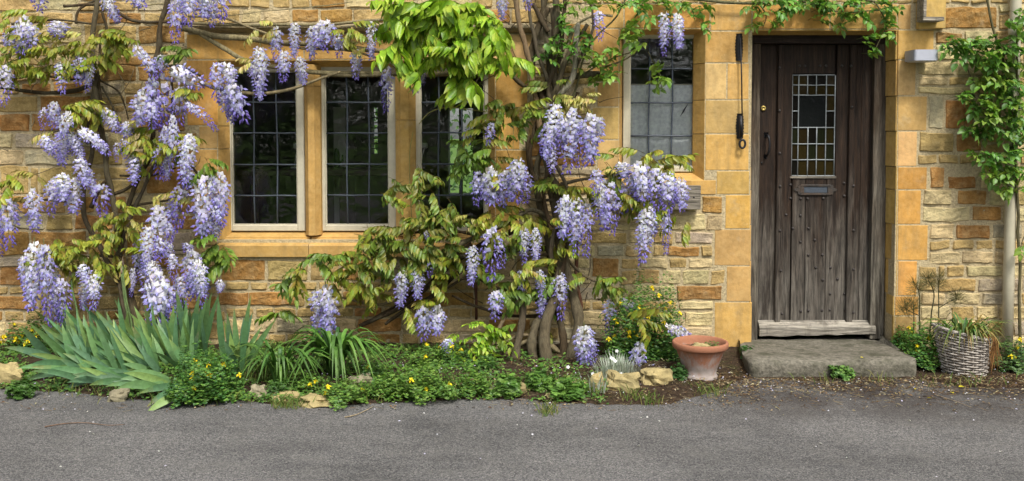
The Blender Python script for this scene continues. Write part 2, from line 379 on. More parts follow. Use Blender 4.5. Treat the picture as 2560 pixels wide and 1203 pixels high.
# ------------------------------------------------------------------ the house
house = thing('stone_house', 'golden stone cottage front with leaded mullioned windows and old plank door', 'house', (0, 0.2, 0))
YF = -0.004            # face of the dressed stone
OP = {  # openings: picture x0,x1,y0,y1
    'w1': (545, 1238, 150, 600), 'w2': (1548, 1762, 72, 452), 'd': (1876, 2240, 74, 846)}
def rectw(a): return (X(a[0], (a[2] + a[3]) / 2), X(a[1], (a[2] + a[3]) / 2), Z(a[3]), Z(a[2]))
HOLES = [rectw(OP[k]) for k in ('w1', 'w2', 'd')]
HOLES[2] = (HOLES[2][0], HOLES[2][1], -0.2, HOLES[2][3])
def wall_grid(name, y0, y1, mat, xa, xb, za, zb, holes, parent):
    xs = sorted({xa, xb, *[h[0] for h in holes], *[h[1] for h in holes]}); zs = sorted({za, zb, *[h[2] for h in holes], *[h[3] for h in holes]})
    solid = {}
    for i in range(len(xs) - 1):
        for j in range(len(zs) - 1):
            cx, cz = (xs[i] + xs[i + 1]) / 2, (zs[j] + zs[j + 1]) / 2
            solid[i, j] = not any(h[0] < cx < h[1] and h[2] < cz < h[3] for h in holes)
    mb = MB()
    for (i, j), s in solid.items():
        if not s: continue
        a, b, c, d = xs[i], xs[i + 1], zs[j], zs[j + 1]
        mb.add([(a, y0, c), (b, y0, c), (b, y0, d), (a, y0, d)], [(0, 1, 2, 3)])
        mb.add([(a, y1, c), (b, y1, c), (b, y1, d), (a, y1, d)], [(3, 2, 1, 0)])
        for di, dj, q in ((-1, 0, ((a, c), (a, d))), (1, 0, ((b, d), (b, c))), (0, -1, ((b, c), (a, c))), (0, 1, ((a, d), (b, d)))):
            if not solid.get((i + di, j + dj), False):
                (x_, z_), (u_, w_) = q; mb.add([(x_, y0, z_), (u_, y0, w_), (u_, y1, w_), (x_, y1, z_)], [(0, 1, 2, 3)])
    return mb.build(name, mat, parent, smooth=False)
XL, XR, ZT = X(-900), X(3400), 3.0
wall_grid('wall_core', -0.0015, 0.40, M['mortar'], XL, XR, -0.2, ZT, HOLES, house)

OCHRE = (0.55, 0.325, 0.095)
def face_block(mb, pts, y_back, b=0.006, rough=0.0, seed=0, prot=0.0, nx=4, nz=3, corner=0.0):
    """a stone filling the x-z rectangle PTS=(x0,x1,z0,z1), its edges rounded over B, its face uneven by ROUGH"""
    x0, x1, z0, z1 = pts
    us = [0, b] + [b + (x1 - x0 - 2 * b) * k / (nx - 1) for k in range(1, nx - 1)] + [x1 - x0 - b, x1 - x0]
    ws = [0, b] + [b + (z1 - z0 - 2 * b) * k / (nz - 1) for k in range(1, nz - 1)] + [z1 - z0 - b, z1 - z0]
    vs = []; fs = []; NX, NZ = len(us), len(ws); so = Vector((seed * 7.13, seed * 3.7, 0))
    for j, w_ in enumerate(ws):
        for i, u in enumerate(us):
            x, z = x0 + u, z0 + w_
            edge = i in (0, NX - 1) or j in (0, NZ - 1)
            y = YF - prot + (b * 0.9 + (prot if corner else 0) if edge else 0)
            if rough:
                nv = noise.noise(Vector((x * 11, z * 15, 0)) + so); n2 = noise.noise(Vector((x * 30, z * 34, 5)) + so)
                if not edge: y -= rough * (nv + 0.5 * n2)
                x += corner * noise.noise(Vector((z * 9, x * 3, 9)) + so); z += corner * noise.noise(Vector((x * 9, z * 3, 19)) + so)
            if corner and i in (0, NX - 1) and j in (0, NZ - 1):
                x += (1 if i == 0 else -1) * b * 0.55; z += (1 if j == 0 else -1) * b * 0.55
            vs.append((x, y, z))
    for j in range(NZ - 1):
        for i in range(NX - 1):
            a = j * NX + i; fs.append((a, a + 1, a + NX + 1, a + NX))
    # sides back into the wall
    ring = [i for i in range(NX)] + [j * NX + NX - 1 for j in range(1, NZ)] + [(NZ - 1) * NX + i for i in range(NX - 2, -1, -1)] + [j * NX for j in range(NZ - 2, 0, -1)]
    o = len(vs)
    for r_ in ring: vs.append((vs[r_][0], y_back, vs[r_][2]))
    for k in range(len(ring)):
        l = (k + 1) % len(ring); fs.append((ring[k], o + k, o + l, ring[l]))
    mb.add(vs, fs)
ASH = []
def ashlar(x0, x1, y0, y1, c=None, keep=True):
    yc = (y0 + y1) / 2; j = 0.0035
    r_ = (X(x0, yc) + j, X(x1, yc) - j, Z(y1) + j, Z(y0) - j)
    if keep: ASH.append((r_[0] - 0.008, r_[1] + 0.008, r_[2] - 0.004, r_[3] + 0.004))
    mb = MB(); face_block(mb, r_, 0.05, 0.004, 0.0, len(ASH), 0.0)
    return mb.build('ashlar_block', M['ashlar'], house, smooth=False, color=jit(c or R.choice((OCHRE, OCHRE, (0.60, 0.385, 0.15), (0.56, 0.29, 0.07), (0.50, 0.315, 0.11), (0.60, 0.34, 0.085))), 0.10))
# left of the big window, lintel, right of it
for a in ((466, 545, 150, 315), (497, 545, 315, 373), (488, 545, 373, 470), (500, 545, 470, 580)): ashlar(*a)
for a in ((466, 760, 85, 150), (760, 1010, 85, 150), (1010, 1330, 85, 150)): ashlar(*a)
for a in ((1238, 1320, 150, 270), (1238, 1300, 270, 375), (1238, 1322, 375, 480), (1238, 1300, 480, 582)): ashlar(*a, c=(0.50, 0.28, 0.07))
# round the small window and between it and the door
for a in ((1480, 1560, 10, 72), (1560, 1775, 10, 72), (1775, 1880, 10, 78), (1880, 2075, 10, 74), (2075, 2243, 10, 74), (2243, 2278, 10, 75)): ashlar(*a)
for a in ((1480, 1548, 72, 205), (1492, 1548, 205, 268), (1480, 1548, 268, 350), (1492, 1548, 350, 452)): ashlar(*a)
for a in ((1762, 1872, 78, 158), (1762, 1817, 158, 250), (1817, 1873, 158, 250), (1762, 1873, 250, 335), (1762, 1873, 335, 427), (1790, 1874, 427, 487), (1812, 1876, 487, 573), (1785, 1877, 573, 665), (1815, 1878, 665, 755), (1785, 1880, 755, 872)): ashlar(*a)
# right of the door
for a in ((2243, 2335, 75, 150), (2243, 2290, 150, 240), (2243, 2318, 240, 328), (2243, 2293, 328, 417), (2243, 2318, 417, 475), (2243, 2303, 475, 562), (2243, 2320, 562, 652), (2243, 2293, 652, 740), (2236, 2297, 740, 790), (2236, 2292, 790, 880)): ashlar(*a)

def prism(mb, prof, z0, z1, col=(1, 1, 1)):
    """profile in x-y extruded from z0 to z1"""
    n = len(prof); vs = [(x, y, z0) for x, y in prof] + [(x, y, z1) for x, y in prof]
    mb.add(vs, [(k, (k + 1) % n, n + (k + 1) % n, n + k) for k in range(n)] + [tuple(range(n - 1, -1, -1)), tuple(range(n, 2 * n))], col)
def xprism(mb, prof, x0, x1, col=(1, 1, 1)):
    """profile in y-z extruded from x0 to x1"""
    n = len(prof); vs = [(x0, y, z) for y, z in prof] + [(x1, y, z) for y, z in prof]
    mb.add(vs, [(k, (k + 1) % n, n + (k + 1) % n, n + k) for k in range(n)] + [tuple(range(n - 1, -1, -1)), tuple(range(n, 2 * n))], col)
def part_prism(name, prof, z0, z1, mat, c=None, parent=None):
    mb = MB(); prism(mb, prof, z0, z1); return mb.build(name, mat, parent or house, smooth=False, color=c)
def part_xprism(name, prof, x0, x1, mat, c=None, parent=None):
    mb = MB(); xprism(mb, prof, x0, x1); return mb.build(name, mat, parent or house, smooth=False, color=c)
YW = 0.105             # face of the window frames
# splayed jambs: wide at the frame, opening to the face
def jamb(xpx, side, z0, z1, splay=0.055, cuts=(), depth=YW + 0.03, py=350):
    x = X(xpx, py); zs = [z0, *cuts, z1]
    for a, b in zip(zs, zs[1:]):
        part_prism('jamb_stone', [(x, YF + 0.003), (x - side * 0.001, depth), (x + side * splay, depth), (x + side * splay, depth - 0.03), (x + side * 0.004, YF + 0.003)] if side > 0 else
                   [(x, YF + 0.003), (x - 0.004, YF + 0.003), (x - splay, depth - 0.03), (x - splay, depth), (x + 0.001, depth)], a + 0.002, b - 0.002, M['ashlar'], jit(OCHRE, 0.08))
z_s, z_h = Z(600), Z(150)
jamb(545, 1, z_s, z_h, 0.05, (Z(470), Z(373), Z(315))); jamb(1238, -1, z_s, z_h, 0.05, (Z(480), Z(375), Z(270)))
def lintel_soffit(a, b, zpx, drop=0.03):
    z = Z(zpx); part_xprism('lintel_stone', [(YF + 0.003, z + 0.0005), (YW + 0.03, z), (YW + 0.03, z - drop), (YW, z - drop), (YF + 0.003, z - 0.004)], X(a), X(b), M['ashlar'], OCHRE)
lintel_soffit(545, 1238, 150, 0.04)
# mullions
for (a, b), cuts in (((757, 797), (215,)), ((986, 1036), (300,))):
    xa, xb = X(a, 350), X(b, 350); ch = (xb - xa) * 0.30; zs = [Z(590), *[Z(c) for c in cuts], Z(160)]
    for q, w_ in zip(zs, zs[1:]):
        part_prism('mullion', [(xa + ch, 0.012), (xb - ch, 0.012), (xb, 0.062), (xb, YW + 0.05), (xa, YW + 0.05), (xa, 0.062)], q + 0.0015, w_ - 0.0015, M['ashlar'], jit(OCHRE, 0.07))
# sill: sloping top, upright face, proud of the wall
zs0, zs1, zs2 = Z(641), Z(612), Z(580, YW)
for a, b in ((545, 774), (774, 1010), (1010, 1250)):
    part_xprism('sill_stone', [(-0.03, zs0), (-0.034, zs1 - 0.004), (-0.028, zs1 + 0.002), (YW + 0.03, zs2), (0.05, zs2 - 0.03), (0.05, zs0)], X(a, 610) + 0.002, X(b, 610) - 0.002, M['ashlar'], jit((0.50, 0.30, 0.09), 0.06))
    ASH.append((X(a) - 0.01, X(b) + 0.01, zs0 - 0.006, zs2))
# dripstone above the big window
for a, b in ((478, 800), (800, 1060), (1060, 1335)):
    part_xprism('dripstone', [(YF - 0.002, Z(84)), (-0.05, Z(79)), (-0.075, Z(72)), (-0.075, Z(67)), (0.01, Z(56))], X(a) + 0.002, X(b) - 0.002, M['stone'], (0.30, 0.25, 0.15))
ASH.append((X(478), X(1335), Z(86), Z(58)))
# small window surround
jamb(1548, 1, Z(440), Z(72), 0.03); jamb(1762, -1, Z(452), Z(72), 0.06, (Z(335), Z(250), Z(158)))
lintel_soffit(1548, 1762, 72, 0.03)
part_xprism('sill_stone', [(YF - 0.003, Z(485)), (YF - 0.003, Z(452)), (YW + 0.03, Z(430, YW)), (YW + 0.03, Z(440)), (0.05, Z(455)), (0.05, Z(485))], X(1492, 460), X(1789, 460), M['ashlar'], OCHRE)
ASH.append((X(1492), X(1790), Z(488), Z(440)))
# door reveal, right: splayed stones
ys = [74, 150, 240, 328, 417, 475, 562, 652, 740, 790, 878]
for a, b in zip(ys, ys[1:]):
    yc = (a + b) / 2; xo = X(2243 if a < 740 else 2236, yc); xi = X(2214, yc, .14); d0 = 0.008
    part_prism('reveal_stone', [(xo - 0.002, d0 - 0.011), (xo - 0.002, 0.05), (xo - 0.002, 0.30), (xi + 0.002, 0.30), (xi, 0.138), (xo - 0.010, d0 - 0.009)], Z(b) + 0.003, Z(a) - 0.003, M['ashlar'], jit((0.47, 0.30, 0.085), 0.12))
    # mirrored on the left, mostly hidden from this side
    xo = X(1876, yc); part_prism('reveal_stone', [(xo - 0.004, 0.0), (xo + 0.004, 0.004), (xo + 0.010, 0.30), (xo - 0.02, 0.30)], Z(b) + 0.003, Z(a) - 0.003, M['ashlar'], jit(OCHRE, 0.08))
part_xprism('lintel_stone', [(YF + 0.004, Z(74) + 0.001), (0.30, Z(74)), (0.30, Z(86)), (0.15, Z(84)), (YF + 0.004, Z(77))], X(1880), X(2243), M['ashlar'], (0.45, 0.27, 0.07))

# rubble stones in courses
PAL = {'o': (0.39, 0.20, 0.056), 't': (0.47, 0.325, 0.125), 'c': (0.57, 0.455, 0.235), 'g': (0.43, 0.37, 0.245)}
stones = []
def courses(xa, xb, ys, pal, fixed=None, wmin=0.13, wmax=0.42):
    x0, x1 = X(xa), X(xb)
    for ya, yb in zip(ys, ys[1:]):
        z0, z1 = Z(yb) + 0.006, Z(ya) - 0.006
        segs = [(x0, x1)]
        for h in ASH + [(h[0] - 0.01, h[1] + 0.01, h[2], h[3]) for h in HOLES]:
            if min(z1, h[3]) - max(z0, h[2]) > 0.012:
                out = []
                for a, b in segs:
                    if h[1] <= a or h[0] >= b: out.append((a, b))
                    else:
                        if h[0] > a: out.append((a, h[0]))
                        if h[1] < b: out.append((h[1], b))
                segs = out
        for a, b in segs:
            if b - a < 0.04: continue
            x = a
            while x < b - 0.02:
                hgt = z1 - z0; w_ = min(max(hgt * R.uniform(1.3, 3.6), wmin), wmax)
                if b - x - w_ < 0.10: w_ = b - x
                if hgt > 0.105 and R.random() < .38:
                    zm = z0 + hgt * R.uniform(.38, .62); stones.append((x + 0.006, x + w_ - 0.006, z0, zm - .005, R.choice(pal)))
                    if w_ > .22 and R.random() < .5:
                        xm = x + w_ * R.uniform(.35, .65); stones.append((x + 0.006, xm - .005, zm + .005, z1, R.choice(pal))); stones.append((xm + .005, x + w_ - 0.006, zm + .005, z1, R.choice(pal)))
                    else: stones.append((x + 0.006, x + w_ - 0.006, zm + .005, z1, R.choice(pal)))
                else: stones.append((x + 0.006, x + w_ - 0.006, z0, z1, R.choice(pal)))
                x += w_
courses(-880, 560, [-330, -270, -215, -150, -90, -20, 30, 62, 112, 165, 205, 238, 282, 330, 372, 415, 487, 535, 577, 640, 670, 716, 738, 775, 803, 848, 905], 'oootttcg', wmax=0.40)
courses(466, 1360, [-330, -270, -200, -120, -60, -8, 22, 60], 'otcc')
courses(560, 1330, [643, 703, 727, 768, 795, 833, 862, 905], 'ooctcg')
courses(1320, 1490, [60, 120, 165, 215, 262, 300, 350, 395, 440, 487], 'ogtt')
courses(1300, 1830, [487, 533, 578, 611, 643, 673, 713, 751, 776, 816, 850, 905], 'ccccccctg')
courses(1360, 3380, [-330, -270, -200, -120, -60, -2, 10], 'otcc')
courses(2285, 3380, [8, 75, 110, 152, 190, 238, 326, 384, 412, 472, 515, 557, 599, 626, 662, 694, 730, 764, 800, 840, 905], 'cccccctg')
# stones one can recognise: (x0,x1,y0,y1,colour)
KEY = [(1755, 1806, 490, 532, 'o'), (1668, 1748, 616, 641, 'o'), (1692, 1806, 715, 750, 'o'), (1478, 1548, 645, 694, 'o'), (2360, 2492, 18, 72, 'o'), (2338, 2405, 82, 110, 'o'),
       (2321, 2358, 240, 322, 'g'), (2363, 2432, 250, 322, 'o'), (2298, 2384, 331, 380, 't'), (2391, 2452, 334, 378, 'o'), (2325, 2361, 418, 470, 'o'), (2367, 2438, 440, 472, 'o'),
       (2393, 2464, 476, 512, 'o'), (2430, 2503, 517, 553, 'o'), (2390, 2475, 562, 597, 'o'), (550, 664, 650, 702, 'o'), (668, 770, 652, 702, 't'), (250, 340, 163, 203, 'o'), (545, 620, 730, 762, 'o'), (622, 740, 730, 764, 'o'), (2298, 2342, 668, 695, 'o'), (0, 72, 415, 485, 't'), (0, 60, 667, 714, 'o')]
kr = [(X(a, (c + d) / 2), X(b, (c + d) / 2), Z(d), Z(c), k) for a, b, c, d, k in KEY]
res = []
for s in stones:
    a, b = s[0], s[1]; drop = False; segs = [(a, b)]
    for k in kr:
        if min(s[3], k[3]) - max(s[2], k[2]) > 0.008:
            out = []
            for a, b in segs:
                if k[1] + 0.008 <= a or k[0] - 0.008 >= b: out.append((a, b))
                else:
                    if k[0] - 0.012 - a > 0.035: out.append((a, k[0] - 0.012))
                    if b - (k[1] + 0.012) > 0.035: out.append((k[1] + 0.012, b))
            segs = out
    res += [(a, b, s[2], s[3], s[4]) for a, b in segs]
res += kr
def in_view(s): return X(-15) < s[1] and s[0] < X(2575) and s[2] < Z(-12)
def stone_shape(mb, s, i):
    w_, h_ = s[1] - s[0], s[3] - s[2]
    face_block(mb, s[:4], 0.05, min(0.008, 0.2 * min(w_, h_)), 0.010, i, R.uniform(0.002, 0.011), 6, 5, 0.013)
seen = [s for s in res if in_view(s)]; seen.sort(key=lambda s: -(s[1] - s[0]) * (s[3] - s[2]))
rest = [s for s in res if not in_view(s)] + seen[300:]
for i, s in enumerate(seen[:300]):
    mb = MB(); stone_shape(mb, s, i); mb.build('rubble_stone', M['stone'], house, smooth=False, color=jit(PAL[s[4]], 0.16))
mb = MB()
for i, s in enumerate(rest): stone_shape(mb, s, i + 400)
kind(mb.build('rubble_fill', M['stone'], house, smooth=False, color=PAL['t']), 'stuff')
print('stones', len(seen), len(rest))

# canopy bracket over the door, top right
mb = MB(); box(mb, X(2281), X(2357, 30), -0.05, 0.0, Z(73), Z(-40), b=0.004); br = mb.build('canopy_bracket', M['ashlar'], house, False, color=(0.50, 0.33, 0.10))
mb = MB()
yb = -0.16
box(mb, X(2309, 20, yb), X(2362, 20, yb), yb, -0.052, Z(52, yb), Z(42, yb), b=0.003); box(mb, X(2309, 20, yb), X(2317, 20, yb), yb, -0.052, Z(42, yb), Z(-40, yb), b=0.003)
mb.build('bracket_moulding', M['weathered'], br, False)

# leaded windows
def light(x0, x1, y0, y1, gx, gy, cols, rows, name='window', fw=15):
    """one casement: cream frame, glass panes between lead cames; picture coordinates at the frame's depth"""
    yc = (y0 + y1) / 2; a, b, c, d = X(x0, yc, YW), X(x1, yc, YW), Z(y1, YW), Z(y0, YW); f = fw * S(YW)
    mb = MB()
    box(mb, a - 0.012, a + f, YW, YW + 0.06, c, d, b=0.004); box(mb, b - f, b + 0.012, YW, YW + 0.06, c, d, b=0.004)
    box(mb, a + f, b - f, YW + 0.0015, YW + 0.06, c, c + f, b=0.004); box(mb, a + f, b - f, YW + 0.0015, YW + 0.06, d - f, d, b=0.004)
    i0, i1, j0, j1 = a + f, b - f, c + f, d - f; e = 0.007
    # inner bead, a step back from the frame
    for q in ((i0 + 0.0005, i0 + e, j0, j1), (i1 - e, i1 - 0.0005, j0, j1), (i0 + e, i1 - e, j0 + 0.0005, j0 + e), (i0 + e, i1 - e, j1 - e, j1 - 0.0005)):
        box(mb, q[0], q[1], YW + 0.016, YW + 0.05, q[2], q[3])
    win = mb.build(name, M['white_paint'], house, False)
    xs = [i0 + e] + [X(g_, yc, YW) for g_ in gx] + [i1 - e]; zs = [j0 + e] + sorted(Z(g_, YW) for g_ in gy) + [j1 - e]
    yg = YW + 0.032
    for i in range(len(xs) - 1):
        for j in range(len(zs) - 1):
            m = MB(); r_ = 0.0018
            t1, t2 = R.uniform(-r_, r_), R.uniform(-r_, r_)
            m.add([(xs[i] + 0.003, yg + t1, zs[j] + 0.003), (xs[i + 1] - 0.003, yg + t2, zs[j] + 0.003), (xs[i + 1] - 0.003, yg - t1, zs[j + 1] - 0.003), (xs[i] + 0.003, yg - t2, zs[j + 1] - 0.003)], [(0, 1, 2, 3)])
            m.build('pane', M['glass'], win, False)
    for x_ in xs[1:-1]:
        m = MB(); tube(m, [Vector((x_ + 0.0035 * math.sin(k * 1.3 + x_ * 9), yg - 0.003, zs[0] + (zs[-1] - zs[0]) * k / 6)) for k in range(7)], 0.0062, sides=6); m.build('lead_came', M['lead'], win)
    for z_ in zs[1:-1]:
        m = MB(); tube(m, [Vector((xs[0] + (xs[-1] - xs[0]) * k / 5, yg - 0.006, z_ + 0.0015 * math.sin(k * 1.9 + z_ * 7))) for k in range(6)], 0.0055, sides=6); m.build('lead_came', M['lead'], win)
    return win
light(563, 757, 163, 578, (632, 690), (256, 333, 412, 490), 3, 5)
light(797, 986, 163, 578, (866, 921), (256, 333, 411, 489), 3, 5)
light(1036, 1226, 163, 578, (1096, 1153), (256, 332, 411, 489), 3, 5)
light(1562, 1750, 80, 430, (1624, 1682), (172, 257, 340), 3, 4, fw=13)

# rooms behind the glass: closed shells so that it is dark indoors
def room(name, x0, x1, y0, y1, z0, z1, holes, mats):
    mb = MB()
    mb.add([(x0, y0, z0), (x1, y0, z0), (x1, y1, z0), (x0, y1, z0)], [(0, 1, 2, 3)], mi=1)
    mb.add([(x0, y0, z1), (x1, y0, z1), (x1, y1, z1), (x0, y1, z1)], [(3, 2, 1, 0)])
    mb.add([(x0, y0, z0), (x0, y1, z0), (x0, y1, z1), (x0, y0, z1)], [(0, 1, 2, 3)]); mb.add([(x1, y0, z0), (x1, y1, z0), (x1, y1, z1), (x1, y0, z1)], [(3, 2, 1, 0)])
    o = mb.build(name, mats, house, False); wall_grid('inner_wall', y1, y1 + 0.3, mats[0], x0, x1, z0, z1, holes, house); return o
YB = 3.9
def hole_at(a, b, c, d): return (X(a, (c + d) / 2, YB), X(b, (c + d) / 2, YB), Z(d, YB), Z(c, YB))
gh = [hole_at(1121, 1182, 270, 487), hole_at(926, 944, 268, 385)]
im = [M['interior'], M['interior_floor']]
room('living_room', X(470), X(1330), 0.40, YB, 0.02, 2.32, gh, im)
room('hall_room', X(1500), X(2300), 0.40, 2.6, 0.02, 2.32, [], im)
for h in gh[:1]:
    mb = MB(); xm = (h[0] + h[1]) / 2
    box(mb, xm - 0.02, xm + 0.02, YB + 0.05, YB + 0.1, h[2], h[3]); mb.build('garden_window_bar', M['oak_head'], house, False)
mb = MB(); h = gh[1]
for k in range(1, 9): box(mb, h[0], h[1], YB + 0.05, YB + 0.065, h[2] + (h[3] - h[2]) * k / 9 - 0.006, h[2] + (h[3] - h[2]) * k / 9 + 0.006)
kind(mb.build('garden_window_lattice', M['lead'], house, False), 'stuff')
mb = MB(); box(mb, X(834, 340, 1.6), X(864, 340, 1.6), 1.6, 1.7, 0.02, Z(268, 1.6)); mb.build('inner_pier', M['interior_white'], house, False)
# a worktop with a lamp and a cactus
wt = thing('kitchen_worktop', 'dark worktop behind the leaded glass of the mullioned window', 'worktop', (X(860, 420, 1.3), 1.25, 0.02))
mb = MB(); box(mb, X(600, 420, 1.1), X(1080, 420, 1.1), 1.0, 1.5, Z(424, 1.0) - 0.05, Z(424, 1.0), b=0.005); mb.build('worktop_slab', M['interior_floor'], wt, False)
for q in (640, 860, 1040):
    mb = MB(); box(mb, X(q, 420, 1.1) - 0.03, X(q, 420, 1.1) + 0.03, 1.05, 1.45, 0.021, Z(424, 1.0) - 0.051); mb.build('worktop_leg', M['interior_floor'], wt, False)
cac = MB(); cb = P(842, 424, 1.2); cb.z = Z(424, 1.0) + 0.001
lathe(cac, [(0.0, 0), (0.022, 0), (0.026, 0.03), (0.025, 0.12), (0.015, 0.155), (0.0, 0.165)], 12, cb, (0.03, 0.10, 0.025)); tube(cac, [cb + Vector((0.02, 0, 0.05)), cb + Vector((0.045, 0, 0.06)), cb + Vector((0.048, 0, 0.11))], 0.011, 0.008, 6, (0.03, 0.10, 0.025))
tag(cac.build('cactus', M['leaf']), 'small green cactus on the dark worktop behind the middle leaded window', 'cactus')
for q, lab in ((737, 'small white desk lamp on the worktop behind the flower framed window light'), (1052, 'small white desk lamp on the worktop beside the garden view')):
    b0 = P(q, 424, 1.2); b0.z = Z(424, 1.0) + 0.001; lm = thing('desk_lamp', lab, 'lamp', b0, 'desk lamps indoors')
    m = MB(); lathe(m, [(0, 0.0), (0.035, 0.0), (0.035, 0.012), (0.0, 0.014)], 14, b0); m.build('base', M['interior_white'], lm)
    m = MB(); tube(m, [b0 + Vector((0, 0, 0.012)), b0 + Vector((0.01, 0, 0.10)), b0 + Vector((0.03, 0, 0.16))], 0.006); m.build('arm', M['interior_white'], lm)
    m = MB(); box(m, b0.x - 0.005, b0.x + 0.055, b0.y - 0.03, b0.y + 0.03, b0.z + 0.16, b0.z + 0.205, b=0.008); m.build('lamp_head', M['interior_white'], lm, False)
# curtain in the small window
mb = MB(); yc_ = 0.165; x0, x1 = X(1558, 300, yc_), X(1755, 300, yc_); zt, zb = Z(212, yc_), Z(425, yc_); vs = []; fs = []; NX, NZ = 46, 8
for j in range(NZ + 1):
    for i in range(NX + 1):
        u = i / NX; t = j / NZ
        vs.append((x0 + (x1 - x0) * u, yc_ + 0.010 * math.sin(u * 30 + 2 * math.sin(u * 5)) * (0.5 + 0.5 * t) + 0.012 * noise.noise(Vector((u * 5, t * 2, 2))), zt + (zb - zt) * t - 0.004 * math.sin(u * 9)))
for j in range(NZ):
    for i in range(NX): a = j * (NX + 1) + i; fs.append((a, a + 1, a + NX + 2, a + NX + 1))
mb.add(vs, fs, (0.84, 0.85, 0.84)); cu = thing('cafe_curtain', 'white half curtain hanging behind the small leaded window', 'curtain', ((x0 + x1) / 2, yc_, zb))
mb.build('cloth', M['curtain'], cu)
mb = MB(); tube(mb, [Vector((x0 - 0.01, yc_, zt + 0.002)), Vector((x1 + 0.01, yc_, zt + 0.002))], 0.004); mb.build('rod', M['white_paint'], cu)
mb = MB(); a = P(1700, 292, 0.145); b = P(1722, 257, 0.145); d = (b - a); s_ = Vector((d.z, 0, -d.x)).normalized() * 0.006
mb.add([a, a + d * 0.35 + s_, b, a + d * 0.5 - s_ * 1.1, a + d * 0.45 + Vector((0, -0.006, 0))], [(0, 1, 4), (1, 2, 4), (2, 3, 4), (3, 0, 4)], (0.03, 0.03, 0.028)); tag(mb.build('feather', M['dry']), 'dark feather stuck to the white half curtain', 'feather')

# ------------------------------------------------------------------ door
YD = 0.19            # face of the door planks
def dX(px, py, y=YD): return X(px, py, y)
def dbox(name, x0, x1, y0, y1, ya, yb_, mat, parent, b=0.003):
    """plank given by picture rectangle on its front plane YA"""
    mb = MB(); yc = (y0 + y1) / 2; box(mb, X(x0, yc, ya), X(x1, yc, ya), ya, yb_, Z(y1, ya), Z(y0, ya), b=b); return mb.build(name, mat, parent, False)
YFR = 0.14
df = dbox('door_frame', 1870, 1898, 109, 852, YFR, 0.28, M['oak_frame'], house)
dbox('frame_post', 2181, 2216, 109, 848, YFR, 0.28, M['oak_frame'], df); dbox('frame_head', 1868, 2216, 78, 108.5, YFR - 0.006, 0.28, M['oak_head'], df)
door = dbox('door', 1897.5, 2182, 110, 806, YD + 0.034, YD + 0.07, M['oak_head'], house)
for a, b, y0, y1 in ((1898, 1938, 111, 806), (1937.5, 1978, 111, 806), (2088, 2124, 111, 806), (2124.5, 2150, 111, 806), (2150.5, 2181, 111, 806), (1979, 2087, 111, 184), (1979, 2011.5, 444, 806), (2012.5, 2063.5, 444, 806), (2064.5, 2087.5, 444, 806)):
    dbox('plank', a, b, y0, y1, YD + R.uniform(-0.0015, 0.0015), YD + 0.033, M['oak'], door, 0.0025)
for a, b in ((1942, 1956), (2121, 2137)): dbox('cover_strip', a, b, 111, 806, YD - 0.024, YD - 0.0025, M['oak'], door, 0.004)
mb = MB(); zw = Z(805, YD); x0, x1 = X(1898, 820, YD - 0.05), X(2188, 820, YD - 0.05)
vs = []; 
for k in range(13):
    x = x0 + (x1 - x0) * k / 12; dz = -0.005 + 0.012 * k / 12 + R.uniform(-0.003, 0.003); dd = R.uniform(-0.003, 0.003)
    for y, z in ((YD - 0.003, zw + 0.014), (YD - 0.045, zw - 0.010 + dd), (YD - 0.062 + dd, zw - 0.030 + dz * 0.5), (YD - 0.060 + dd, zw - 0.082 + dz * 1.5), (YD - 0.003, zw - 0.082 + dz)): vs.append((x, y, z))
fs = [(k * 5 + i, k * 5 + i + 1, k * 5 + i + 6, k * 5 + i + 5) for k in range(12) for i in range(4)] + [(0, 1, 2, 3, 4), tuple(12 * 5 + i for i in (4, 3, 2, 1, 0))]
mb.add(vs, fs); mb.build('weather_board', M['weathered'], door, False)
# leaded light of the door
gx = [1980, 1996, 2019.5, 2041.5, 2065, 2087]; gy = [188, 213, 238, 278, 319, 360, 400, 440]
dg = MB(); box(dg, dX(1979, 310), dX(2088, 310), YD + 0.016, YD + 0.034, Z(444, YD), Z(184.5, YD)); dgl = dg.build('door_light', M['oak_head'], door, False)
cells = []
for j in range(7):
    for i in range(5):
        if j in (2, 3) and 1 <= i <= 3: continue
        cells.append((gx[i], gx[i + 1], gy[j], gy[j + 1]))
cells.append((gx[1], gx[4], gy[2], gy[4]))
for k, (a, b, c, d) in enumerate(cells):
    yc = (c + d) / 2; y_ = YD + 0.010; m = MB(); t1, t2 = R.uniform(-.0015, .0015), R.uniform(-.0015, .0015)
    xa, xb, za, zb_ = dX(a, yc), dX(b, yc), Z(d, YD), Z(c, YD)
    m.add([(xa + .002, y_ + t1, za + .002), (xb - .002, y_ + t2, za + .002), (xb - .002, y_ - t1, zb_ - .002), (xa + .002, y_ - t2, zb_ - .002)], [(0, 1, 2, 3)])
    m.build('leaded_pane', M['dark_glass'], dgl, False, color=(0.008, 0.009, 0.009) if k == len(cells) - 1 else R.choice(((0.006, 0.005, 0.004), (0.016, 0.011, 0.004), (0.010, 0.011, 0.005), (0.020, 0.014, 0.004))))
lc = MB()
def lead(a, c, b, d): tube(lc, [Vector((dX(a + (b - a) * k / 4, (c + d) / 2), YD + 0.005, Z(c + (d - c) * k / 4, YD) + R.uniform(-.0012, .0012))) for k in range(5)], 0.0042, sides=6)
for i, x_ in enumerate(gx):
    if i in (2, 3): lead(x_, gy[0], x_, gy[2]); lead(x_, gy[4], x_, gy[7])
    else: lead(x_, gy[0], x_, gy[7])
for j, y_ in enumerate(gy):
    if j == 3: lead(gx[0], y_, gx[1], y_); lead(gx[4], y_, gx[5], y_)
    else: lead(gx[0], y_, gx[5], y_)
lc.build('lead_lattice', M['lead_pale'], dgl)
